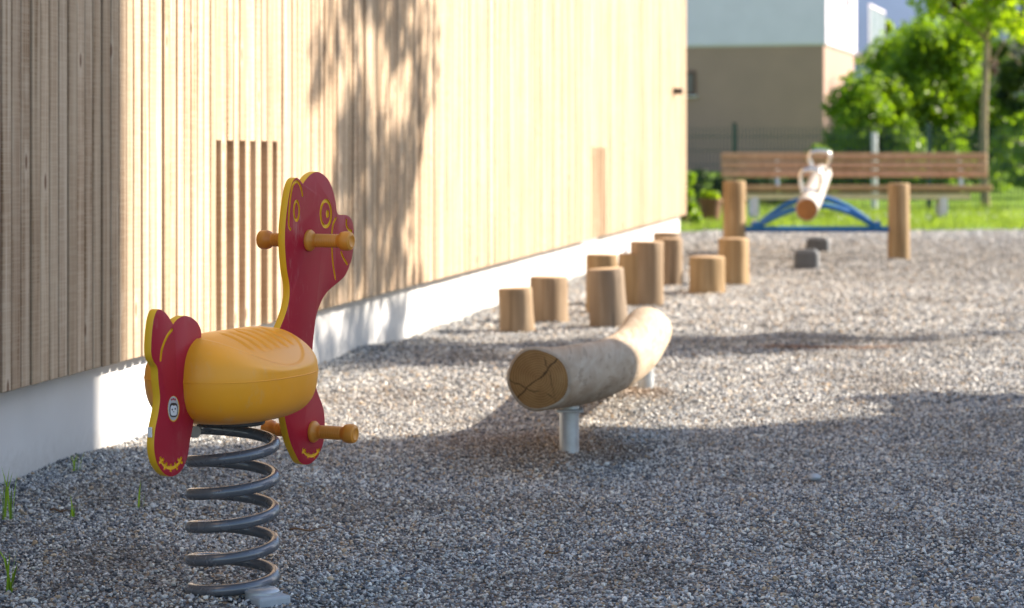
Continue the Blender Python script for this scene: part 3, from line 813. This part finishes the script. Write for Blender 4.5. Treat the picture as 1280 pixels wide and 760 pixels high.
link('cap', mesh('cap', *lathe([(.001, 0), (.046, 0), (.046, .012), (.03, .022), (.001, .024)], 20, org=(0, 0, pq.z - pole.location.z)), M['galv'], smooth=True, sharp=40), pole)

# ------------------------------------------------------------------ house behind
hc = Vector(((1030 - CX) / FP * 50, 50, 0)); hz0 = g(hc.x, 50)
hd = Vector((1.4, 4.8, 0)).normalized(); hl = Vector((hd.y, -hd.x, 0)) * -1      # along the sunlit side; along the shaded front
house = empty('white_house', (hc.x, hc.y, hz0), 'white upper-storey house on a taupe ground floor behind the fence', 'house', rz=math.atan2(hd.y, hd.x) - math.pi / 2)
# local: +Y runs back along the sunlit side, -X runs along the shaded front
zst = H + (192 - 55) / FP * 50 - hz0; DEP = 4.95; WID = 11.0
link('lower_wall', mesh('lower_wall', *box((-WID / 2, DEP / 2, zst / 2 - .5), (WID, DEP, zst + 1.0), .01), M['taupe']), house)
link('upper_wall', mesh('upper_wall', *box((-WID / 2 + .0, DEP / 2, zst + 1.45), (WID + .12, DEP + .12, 2.9), .012), M['white']), house)
link('drip_edge', mesh('drip_edge', *box((-WID / 2, DEP / 2, zst - .012), (WID + .05, DEP + .05, .03)), M['alu']), house)
link('rear_wall', mesh('rear_wall', *box((-WID / 2 - 1.0, DEP + 3.0, zst / 2 + 1.0), (WID - 1.2, 5.9, zst + 3.8), .01), M['taupe']), house)
# gable roof
rz0 = zst + 2.9
V = [(-WID - .5, -.5, rz0), (.5, -.5, rz0), (.5, 11.3, rz0), (-WID - .5, 11.3, rz0), (-WID - .5, 5.4, rz0 + 2.2), (.5, 5.4, rz0 + 2.2)]
link('roof', mesh('roof', V, [(0, 1, 5, 4), (2, 3, 4, 5), (1, 2, 5), (3, 0, 4), (0, 3, 2, 1)], M['roof']), house)
def window(c, wx, wz, face, fm=M['window_frame']):
    # face 'front' looks along -Y, 'side' looks along +X
    t = .05
    fr = []
    for (ax, az, bw, bh) in ((0, wz / 2 - .03, wx, .06), (0, -wz / 2 + .03, wx, .06), (-wx / 2 + .03, 0, .06, wz - .12), (wx / 2 - .03, 0, .06, wz - .12)):
        fr.append(box((c[0] + ax, c[1], c[2] + az), (bw, t, bh)) if face == 'front' else box((c[0], c[1] + ax, c[2] + az), (t, bw, bh)))
    wdw = link('window', mesh('window', *join(fr), fm), house)
    link('pane', mesh('pane', *box(c, (wx - .1, .02, wz - .1) if face == 'front' else (.02, wx - .1, wz - .1)), M['glass']), wdw)
    link('sill', mesh('sill', *box((c[0], c[1] - (.04 if face == 'front' else 0), c[2] - wz / 2 - .02) if face == 'front' else (c[0] + .04, c[1], c[2] - wz / 2 - .02), (wx + .1, .1, .03) if face == 'front' else (.1, wx + .1, .03)), M['alu']), wdw)
wz_c = H + (192 - 104) / FP * 50.8 - hz0
window((-3.22, -.0, wz_c), .62, .56, 'front')
window((.0, 3.35, H + (192 - 112) / FP * 52.8 - hz0), .42, .62, 'side', M['alu'])
window((.06, 3.35, H + (192 + 4) / FP * 52.8 - hz0), .5, .5, 'side', M['window_frame'])
window((-4.5, -.06, zst + 1.6), 1.1, 1.2, 'front')
bal = link('balcony', mesh('balcony', *box((.0, DEP + 1.85, zst - .05), (.74, 3.1, .16), .01), M['white']), house)
for k in range(3):
    link('glass_panel', mesh('glass_panel', *box((.34, DEP + .35 + 1.0 * k + .5, zst + .62), (.02, .94, 1.05)), M['frosted']), bal)
link('handrail', mesh('handrail', *box((.34, DEP + 1.85, zst + 1.2), (.05, 3.1, .05)), M['white']), bal)
for k in range(4):
    link('baluster', mesh('baluster', *box((.34, DEP + .36 + 1.0 * k, zst + .6), (.04, .04, 1.15)), M['alu']), bal)
# pale house far right
pc = P(1300, 160, 64)
ph = empty('pale_house', (pc.x, 64, g(pc.x, 64)), 'pale blue-grey house glimpsed between the trees at the right edge', 'house')
link('wall', mesh('wall', *box((0, 3, 1.2), (3.6, 6, 2.9), .01), M['pale_house']), ph)
V = [(-2.1, -.4, 2.65), (2.1, -.4, 2.65), (2.1, 6.4, 2.65), (-2.1, 6.4, 2.65), (0, -.4, 3.6), (0, 6.4, 3.6)]
link('roof', mesh('roof', V, [(0, 4, 5, 3), (1, 2, 5, 4), (0, 1, 4), (2, 3, 5), (0, 3, 2, 1)], M['roof']), ph)
pw = link('window', mesh('window', *box((-.6, -.01, 1.3), (.9, .06, 1.0), .01), M['alu']), ph)
link('pane', mesh('pane', *box((-.6, -.045, 1.3), (.78, .02, .88)), M['glass']), pw)

# ------------------------------------------------------------------ the house out of frame on the right, which shades the front of the gravel
sd2 = Vector((math.sin(R(SUN_AZ)), math.cos(R(SUN_AZ)), 0)); sp2 = Vector((sd2.y, -sd2.x, 0))
corner = Vector((-1.25, 6.985, 0)) + sd2 * 13.0
nh = empty('neighbour_house', (corner.x, corner.y, 0), 'tall rendered house to the right of the playground that shades the near gravel', 'house', rz=math.atan2(sp2.y, sp2.x))
link('wall', mesh('wall', *box((5, 4, 4.6), (10, 8, 10.0), .01), M['white']), nh)
link('roof', mesh('roof', *box((5.15, 4, 9.7), (10.3, 8.6, .2), .02), M['roof']), nh)
for k in range(3):
    for z in (1.6, 4.4, 7.2):
        q = link('window', mesh('window', *box((1.8 + 3.2 * k, -.01, z), (1.3, .08, 1.4), .01), M['alu']), nh)
        link('pane', mesh('pane', *box((1.8 + 3.2 * k, -.055, z), (1.16, .02, 1.26)), M['glass']), q)

# ------------------------------------------------------------------ trees and shrubs
def leaves(centres, radii, count, size, seed, flat=.75):
    rg = np.random.default_rng(seed)
    centres = np.array(centres, float); radii = np.array(radii, float)
    wgt = radii ** 2; idx = rg.choice(len(centres), count, p=wgt / wgt.sum())
    d = rg.normal(size=(count, 3)); d /= np.linalg.norm(d, axis=1)[:, None]
    rad = rg.uniform(0, 1, count) ** .5
    pos = centres[idx] + d * (radii[idx] * rad)[:, None] * np.array([1, 1, flat])
    nrm = d * .6 + rg.normal(size=(count, 3)) * .6 + np.array([0, 0, .5]); nrm /= np.linalg.norm(nrm, axis=1)[:, None]
    a = np.cross(nrm, rg.normal(size=(count, 3))); a /= np.linalg.norm(a, axis=1)[:, None]
    b = np.cross(nrm, a)
    L = size * rg.uniform(.6, 1.25, count)[:, None]; Wd = L * .62
    bend = nrm * L * .12
    p = np.stack([pos - a * L * .5, pos + b * Wd * .5 - a * L * .05 + bend, pos + a * L * .5, pos - b * Wd * .5 - a * L * .05 + bend], 1).reshape(-1, 3)
    f = np.arange(count * 4).reshape(-1, 4)
    tone = np.clip(rg.uniform(0, 1, count) * .6 + rg.uniform(0, 1, len(centres))[idx] * .4, 0, 1)
    return p, f, tone
def leaf_mesh(name, p, f, tone, m):
    me = bpy.data.meshes.new(name)
    me.vertices.add(len(p)); me.vertices.foreach_set('co', np.asarray(p, np.float32).ravel())
    me.loops.add(f.size); me.loops.foreach_set('vertex_index', f.ravel().astype(np.int32))
    me.polygons.add(len(f)); me.polygons.foreach_set('loop_start', np.arange(0, f.size, f.shape[1], dtype=np.int32))
    at = me.attributes.new('tone', 'FLOAT', 'FACE'); at.data.foreach_set('value', np.asarray(tone, np.float32))
    me.materials.append(m); me.update(calc_edges=True)
    return me
def tree(name, base, label, cat, trunk_h, height, rx, m, count, leaf, seed, trunk_r=.06, clusters=26, group=None, lean=(0, 0), zlow=None, ry=None):
    rg = random.Random(seed); ry = ry or rx
    t = empty(name, base, label, cat, group)
    top = height * .86
    tp = [(lean[0] * z / top + .03 * math.sin(z * 1.7 + seed), lean[1] * z / top + .03 * math.cos(z * 1.3), z) for z in np.linspace(-.2, top, 12)]
    parts = [tube(tp, [trunk_r * (1 - .75 * max(0, z[2]) / top) * (1.25 if i == 0 else 1) for i, z in enumerate(tp)], 12)]
    zl = trunk_h if zlow is None else zlow
    cs, rr = [], []
    for k in range(clusters):
        u = (k + .5) / clusters
        z = zl + (height - zl) * u
        env = math.sin(math.pi * min(1, max(.04, u * .88 + .12))) ** .6
        a = k * 2.4 + rg.uniform(-.4, .4); q = rg.uniform(.35, 1.0) * env
        c = (lean[0] + q * rx * math.cos(a), lean[1] + q * ry * math.sin(a), z)
        cs.append(c); rr.append(rg.uniform(.28, .46) * max(rx, ry) * (.55 + .45 * env))
        zb_ = max(.25, min(top * .95, z - rg.uniform(.2, .5) * (height - zl) * .4)); i = min(range(12), key=lambda j: abs(tp[j][2] - zb_))
        s0 = Vector(tp[i]); e = Vector(c); mid = (s0 + e) / 2 + Vector((0, 0, .06))
        parts.append(tube([s0, mid, e], [trunk_r * .42, trunk_r * .26, trunk_r * .1], 6))
    link('trunk', mesh('trunk', *join(parts), M['bark'], smooth=True, sharp=60), t)
    p, f, tone = leaves(cs, rr, count, leaf, seed)
    link('crown', leaf_mesh('crown', p, f, tone, m), t)
    return t
def shrub(name, base, label, height, rx, m, count, leaf, seed, clusters=22, ry=None, group=None, cat='shrub'):
    rg = random.Random(seed); ry = ry or rx
    t = empty(name, base, label, cat, group)
    cs, rr, parts = [], [], []
    for k in range(clusters):
        u = (k + .5) / clusters; z = height * (.12 + .78 * u)
        env = (1 - max(0, u - .35) ** 1.6 * .95)
        a = k * 2.4 + rg.uniform(-.5, .5); q = rg.uniform(.3, .85) * env
        c = (q * rx * math.cos(a), q * ry * math.sin(a), z); cs.append(c); rr.append(rg.uniform(.3, .48) * min(rx, height * .6))
        parts.append(tube([(c[0] * .1, c[1] * .1, -.1), (c[0] * .45, c[1] * .45, z * .5), c], [.03, .018, .006], 5))
    link('stems', mesh('stems', *join(parts), M['bark']), t)
    p, f, tone = leaves(cs, rr, count, leaf, seed, .9); p[:, 2] = np.maximum(p[:, 2], .0)
    link('foliage', leaf_mesh('foliage', p, f, tone, m), t)
    return t
def at(px, Y): x = (px - CX) / FP * Y; return (x, Y, g(x, Y))
tree('young_tree', at(1232, 33), 'young slim-trunked tree with lime green crown beside the bench end', 'tree', 2.6, 5.4, 1.15, M['leaf_lime'], 5200, .13, 3, trunk_r=.068, clusters=30)
shrub('garden_shrub', at(1095, 37.5), 'bright green rounded shrub beside the corner of the white house', 2.05, .95, M['leaf_bright'], 13000, .11, 11)
shrub('garden_shrub', at(1178, 38.5), 'tallest broad green shrub behind the bench, left of the young tree', 3.05, 1.2, M['leaf_bright'], 21000, .11, 12, clusters=30)
shrub('garden_shrub', at(1130, 41.5), 'green shrub growing up in front of the balcony', 2.9, .95, M['leaf_bright'], 11000, .11, 13, clusters=26)
shrub('garden_shrub', at(1022, 34.0), 'little fresh green bush behind the bench back, left of the big shrubs', .98, .27, M['leaf_bright'], 1800, .07, 14, clusters=12)
shrub('garden_shrub', at(1100, 60), 'sunlit lime green bush rising behind the balcony', 4.1, .42, M['leaf_lime'], 5000, .15, 15)
tree('red_leaf_tree', at(1196, 47), 'dark red-leaved tree behind the young tree', 'tree', 1.6, 4.0, .72, M['leaf_red'], 6500, .13, 5, trunk_r=.09, clusters=28)
shrub('dark_hedge', at(1200, 52), 'dark evergreen hedge bush deep behind the shrubs on the right', 3.3, 2.0, M['leaf_dark'], 9000, .13, 6, clusters=26)
tree('leafy_tree', at(1286, 39), 'mid green leafy tree cut off by the right edge of the frame', 'tree', .9, 3.4, .72, M['leaf_dark'], 7000, .11, 7, trunk_r=.07, clusters=26, zlow=.6)
tree('leafy_tree', at(1300, 36), 'brighter low leafy tree at the right edge, nearest to the bench', 'tree', .6, 1.6, .62, M['leaf_bright'], 3600, .1, 17, trunk_r=.05, clusters=18, zlow=.2)
shrub('corner_plant', at(857, 27.6), 'round leafy green plant by the far corner of the timber wall', .72, .19, M['leaf_bright'], 900, .075, 21, clusters=9, cat='plant')
# the columnar tree right of the frame whose shadow falls on the wall
tt = Vector((-.65, 10.2, 0)) + sd2 * 7.6
tree('shade_tree', (tt.x, tt.y, 0), 'slender leafy tree right of the gravel whose shadow falls on the timber wall', 'tree', 3.0, 9.4, .90, M['leaf_bright'], 9000, .11, 31, trunk_r=.045, clusters=80)

mv = Vector((-sd2.y, sd2.x, 0)); l0 = Vector((-1.25, 6.985, 0))  # two unseen bushes, added to widen and roughen the foreground shade edge
for (t_, o_, h_, r_, sd_, lab) in ((6.4, .22, 2.25, .40, 41, 'taller unseen bush added right of the gravel to extend the foreground shade'), (7.2, .58, 1.75, .42, 42, 'lower round unseen bush added right of the gravel to break up the shade edge')):
    q = l0 + sd2 * t_ + mv * o_
    shrub('garden_shrub', (q.x, q.y, g(q.x, q.y)), lab, h_, r_, M['leaf_bright'], 5000, .075, sd_, clusters=24)

for k, px in enumerate((876, 918, 962, 1004)):
    shrub('low_shrub', at(px, 33.4), ['low dark shrub behind the fence, nearest to the timber wall corner', 'low dark shrub behind the fence, at the foot of the green fence post', 'low dark shrub behind the fence, left of the seesaw handles', 'low dark shrub behind the fence, below the little fresh green bush'][k], .52, .42, M['leaf_dark'], 1500, .07, 90 + k, clusters=12)

# planter by the wall corner
pl = at(888, 28.2)
plt_ = empty('planter', pl, 'brown tapered planter with small yellow-green plants by the wall corner', 'planter')
link('pot', mesh('pot', *lathe([(.001, 0), (.105, 0), (.12, .12), (.138, .29), (.15, .29), (.15, .335), (.135, .335), (.13, .30), (.001, .30)], 28), M['terracotta'], smooth=True, sharp=35), plt_)
p, f, tone = leaves([(-.06, 0, .37), (.05, .02, .36), (0, -.04, .39)], [.09, .09, .08], 260, .055, 22)
link('plants', leaf_mesh('plants', p, f, tone, M['leaf_lime']), plt_)

# ------------------------------------------------------------------ grass, weeds, twigs
def blades(pts, h, w, seed, spread=.35):
    rg = np.random.default_rng(seed); n = len(pts)
    a = rg.uniform(0, 6.283, n); dx = np.stack([np.cos(a), np.sin(a), np.zeros(n)], 1)
    ln = rg.normal(size=(n, 3)) * spread; ln[:, 2] = 1; hh = (h * rg.uniform(.5, 1.2, n))[:, None]
    tip = pts + ln * hh; mid = pts + ln * hh * .5 * np.array([.6, .6, 1.1])
    p = np.stack([pts - dx * w / 2, pts + dx * w / 2, mid + dx * w * .4, tip, mid - dx * w * .4], 1).reshape(-1, 3)
    return p, np.arange(n * 5).reshape(-1, 5), rg.uniform(0, 1, n)
n_ = 26000
gx = rng.uniform(.6, 9.5, n_); gy = lawn_edge(gx) + np.abs(rng.normal(size=n_)) * 3.2 - .06 * rng.uniform(0, 1, n_)
dens = .5 + .5 * np.sin(gx * 3.1 + np.sin(gy * 2)) ; keep = rng.uniform(0, 1, n_) < .45 + .55 * dens
pts = np.stack([gx, gy, gz(gx, gy) + .01], 1)[keep]
p, f, tone = blades(pts, .11, .009, 4)
tag(link('grass', leaf_mesh('grass', p, f, tone, M['blade'])), 'sunlit green grass along the edge of the gravel', kind='stuff')
# white flowers in the grass
fw = []
for k in range(70):
    x = rng.uniform(3.0, 8.0); y = float(lawn_edge(x)) + rng.uniform(.2, 2.6)
    fw.append(lathe([(.001, .1), (.014, .104), (.018, .112), (.001, .116)], 7, org=(x, y, g(x, y) + rng.uniform(-.01, .03))))
tag(link('daisies', mesh('daisies', *join(fw), M['petal'])), 'small white daisies scattered in the grass', kind='stuff')
weeds = [(96, 592, .085, 5, 'upright grass tuft growing close to the plinth, left of the rocker'), (10, 650, .15, 7, 'grass tuft cut by the left edge of the photo below the plinth'),
         (17, 733, .115, 6, 'grass tuft in the bottom left corner of the gravel'), (171, 632, .075, 3, 'thin grass shoot just left of the rocker tail'), (92, 642, .06, 3, 'small sparse grass shoot in the middle of the left gravel')]
for k, (px, py, h, nb, lab) in enumerate(weeds):
    Y = FP * H / (py - HY); q = P(px, py, Y); z = g(q.x, Y)
    rg = np.random.default_rng(60 + k)
    base_p = np.stack([rg.normal(size=nb) * .007, rg.normal(size=nb) * .007, np.zeros(nb)], 1)
    p, f, tone = blades(base_p, h * .95, .0055, 70 + k, .22)
    o = link('grass_tuft', leaf_mesh('grass_tuft', p, f, tone, M['weed']), None, (q.x, q.y, z))
    tag(o, lab, 'grass tuft', 'weeds in the gravel')
twigs = [(692, 690, .045, 20, 'short dark twig on the gravel right of the coil spring'), (75, 640, .06, -10, 'thin brown twig on the gravel left of the rocker'), (385, 664, .09, 12, 'long thin twig on the gravel just right of the coil spring')]
for k, (px, py, ln, ang, lab) in enumerate(twigs):
    Y = FP * H / (py - HY); q = P(px, py, Y); z = g(q.x, Y) + .012
    pth = [(ln * (t - .5), .006 * math.sin(t * 5 + k), .003 * math.sin(t * 9)) for t in np.linspace(0, 1, 7)]
    v1 = tube(pth, [.0024, .0026, .0024, .0022, .002, .0016, .001], 6)
    v2 = tube([pth[3], (pth[3][0] + .012, .014, .006)], [.0015, .0008], 5)
    tag(link('twig', mesh('twig', *join([v1, v2]), M['twig'], smooth=True), None, (q.x, q.y, z), (0, 0, R(ang))), lab, 'twig', 'twigs on the gravel')
# one larger pale stone
Y = FP * H / (596 - HY); q = P(1018, 596, Y)
bm = bmesh.new(); bmesh.ops.create_icosphere(bm, subdivisions=3, radius=1)
for v_ in bm.verts:
    n0 = v_.co.normalized(); v_.co = Vector((n0.x * .022, n0.y * .017, n0.z * .010)) * (1 + .1 * math.sin(3 * n0.x + 2) + .08 * math.sin(5 * n0.y + n0.z * 3))
me = bpy.data.meshes.new('stone'); bm.to_mesh(me); bm.free(); me.materials.append(M['footing']); me.polygons.foreach_set('use_smooth', [True] * len(me.polygons))
tag(link('stone', me, None, (q.x, q.y, g(q.x, Y) + .012)), 'larger smooth pale stone lying alone on the shaded gravel', 'stone')

# ------------------------------------------------------------------ loose gravel
def gravel_points():
    out = []
    for y0, y1, sp in ((3.9, 8.2, .0090), (8.2, 11.5, .0115), (11.5, 17.0, .016), (17.0, 21, .0205), (21, 26.9, .025)):
        x_l = -y1 * .229 - .35; x_r = y1 * .229 + .35
        X, Y = np.meshgrid(np.arange(x_l, x_r, sp), np.arange(y0, y1, sp))
        X = X.ravel() + rng.uniform(-.5, .5, X.size) * sp; Y = Y.ravel() + rng.uniform(-.5, .5, Y.size) * sp
        k = (np.abs(X) < Y * .229 + .25) & ((X - W0.x) * NV.x + (Y - W0.y) * NV.y > -.01)
        X, Y = X[k], Y[k]
        s = sp * np.clip(np.exp(rng.normal(-.52, .33, len(X))), .28, 1.7)
        out.append(np.stack([X, Y, gz(X, Y) + rng.uniform(-.3, .55, len(X)) * sp, s], 1))
    return np.concatenate(out)
gp = gravel_points()
n = len(gp); print('pebbles', n)
me = bpy.data.meshes.new('gravel'); me.vertices.add(n); me.vertices.foreach_set('co', gp[:, :3].astype(np.float32).ravel())
a = me.attributes.new('scl', 'FLOAT_VECTOR', 'POINT')
a.data.foreach_set('vector', (gp[:, 3:4] * rng.uniform((.75, .6, .45), (1.25, 1.0, .8), (n, 3))).astype(np.float32).ravel())
a = me.attributes.new('rot', 'FLOAT_VECTOR', 'POINT')
a.data.foreach_set('vector', (rng.normal(size=(n, 3)) * np.array([.45, .45, 9])).astype(np.float32).ravel())
a = me.attributes.new('pick', 'INT', 'POINT'); a.data.foreach_set('value', rng.integers(0, 6, n).astype(np.int32))
me.materials.append(M['pebble'])
go = tag(link('gravel', me), 'loose grey crushed gravel covering the playground', kind='stuff')
ng = bpy.data.node_groups.new('gravel_scatter', 'GeometryNodeTree')
ng.interface.new_socket('Geometry', in_out='INPUT', socket_type='NodeSocketGeometry'); ng.interface.new_socket('Geometry', in_out='OUTPUT', socket_type='NodeSocketGeometry')
gi = ng.nodes.new('NodeGroupInput'); gout = ng.nodes.new('NodeGroupOutput')
g2i = ng.nodes.new('GeometryNodeGeometryToInstance')
for k in range(6):
    ico = ng.nodes.new('GeometryNodeMeshIcoSphere'); ico.inputs['Radius'].default_value = .62; ico.inputs['Subdivisions'].default_value = 1 if k < 4 else 2
    spn = ng.nodes.new('GeometryNodeSetPosition')
    nz = ng.nodes.new('ShaderNodeTexNoise'); nz.noise_dimensions = '4D'; nz.inputs['W'].default_value = k * 3.7; nz.inputs['Scale'].default_value = 1.1
    sb = ng.nodes.new('ShaderNodeVectorMath'); sb.operation = 'SUBTRACT'; sb.inputs[1].default_value = (.5, .5, .5)
    sc = ng.nodes.new('ShaderNodeVectorMath'); sc.operation = 'SCALE'; sc.inputs['Scale'].default_value = 1.7
    ng.links.new(nz.outputs['Color'], sb.inputs[0]); ng.links.new(sb.outputs[0], sc.inputs[0]); ng.links.new(sc.outputs[0], spn.inputs['Offset'])
    ng.links.new(ico.outputs[0], spn.inputs[0])
    sm = ng.nodes.new('GeometryNodeSetMaterial'); sm.inputs['Material'].default_value = M['pebble']; ng.links.new(spn.outputs[0], sm.inputs[0])
    last = sm.outputs[0]
    if k >= 4:
        ss = ng.nodes.new('GeometryNodeSetShadeSmooth'); ng.links.new(last, ss.inputs[0]); last = ss.outputs[0]
    ng.links.new(last, g2i.inputs[0])
iop = ng.nodes.new('GeometryNodeInstanceOnPoints'); iop.inputs['Pick Instance'].default_value = True
def named(nm, typ):
    q = ng.nodes.new('GeometryNodeInputNamedAttribute'); q.data_type = typ; q.inputs['Name'].default_value = nm
    return next(o for o in q.outputs if o.enabled and o.name == 'Attribute')
e2r = ng.nodes.new('FunctionNodeEulerToRotation')
ng.links.new(named('rot', 'FLOAT_VECTOR'), e2r.inputs[0])
ng.links.new(gi.outputs[0], iop.inputs['Points']); ng.links.new(g2i.outputs[0], iop.inputs['Instance'])
ng.links.new(named('pick', 'INT'), iop.inputs['Instance Index']); ng.links.new(e2r.outputs[0], iop.inputs['Rotation']); ng.links.new(named('scl', 'FLOAT_VECTOR'), iop.inputs['Scale'])
ng.links.new(iop.outputs[0], gout.inputs[0])
md = go.modifiers.new('scatter', 'NODES'); md.node_group = ng

# ------------------------------------------------------------------ far hillside
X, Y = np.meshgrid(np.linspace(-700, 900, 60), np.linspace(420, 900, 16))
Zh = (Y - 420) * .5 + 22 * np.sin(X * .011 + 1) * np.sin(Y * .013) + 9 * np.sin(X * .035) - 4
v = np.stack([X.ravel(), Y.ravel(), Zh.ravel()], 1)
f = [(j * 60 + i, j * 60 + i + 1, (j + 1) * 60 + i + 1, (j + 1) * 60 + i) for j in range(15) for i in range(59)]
tag(link('hillside', mesh('hillside', v, f, M['hill'], smooth=True)), 'wooded hillside coloured haze-blue far behind the houses', kind='structure')
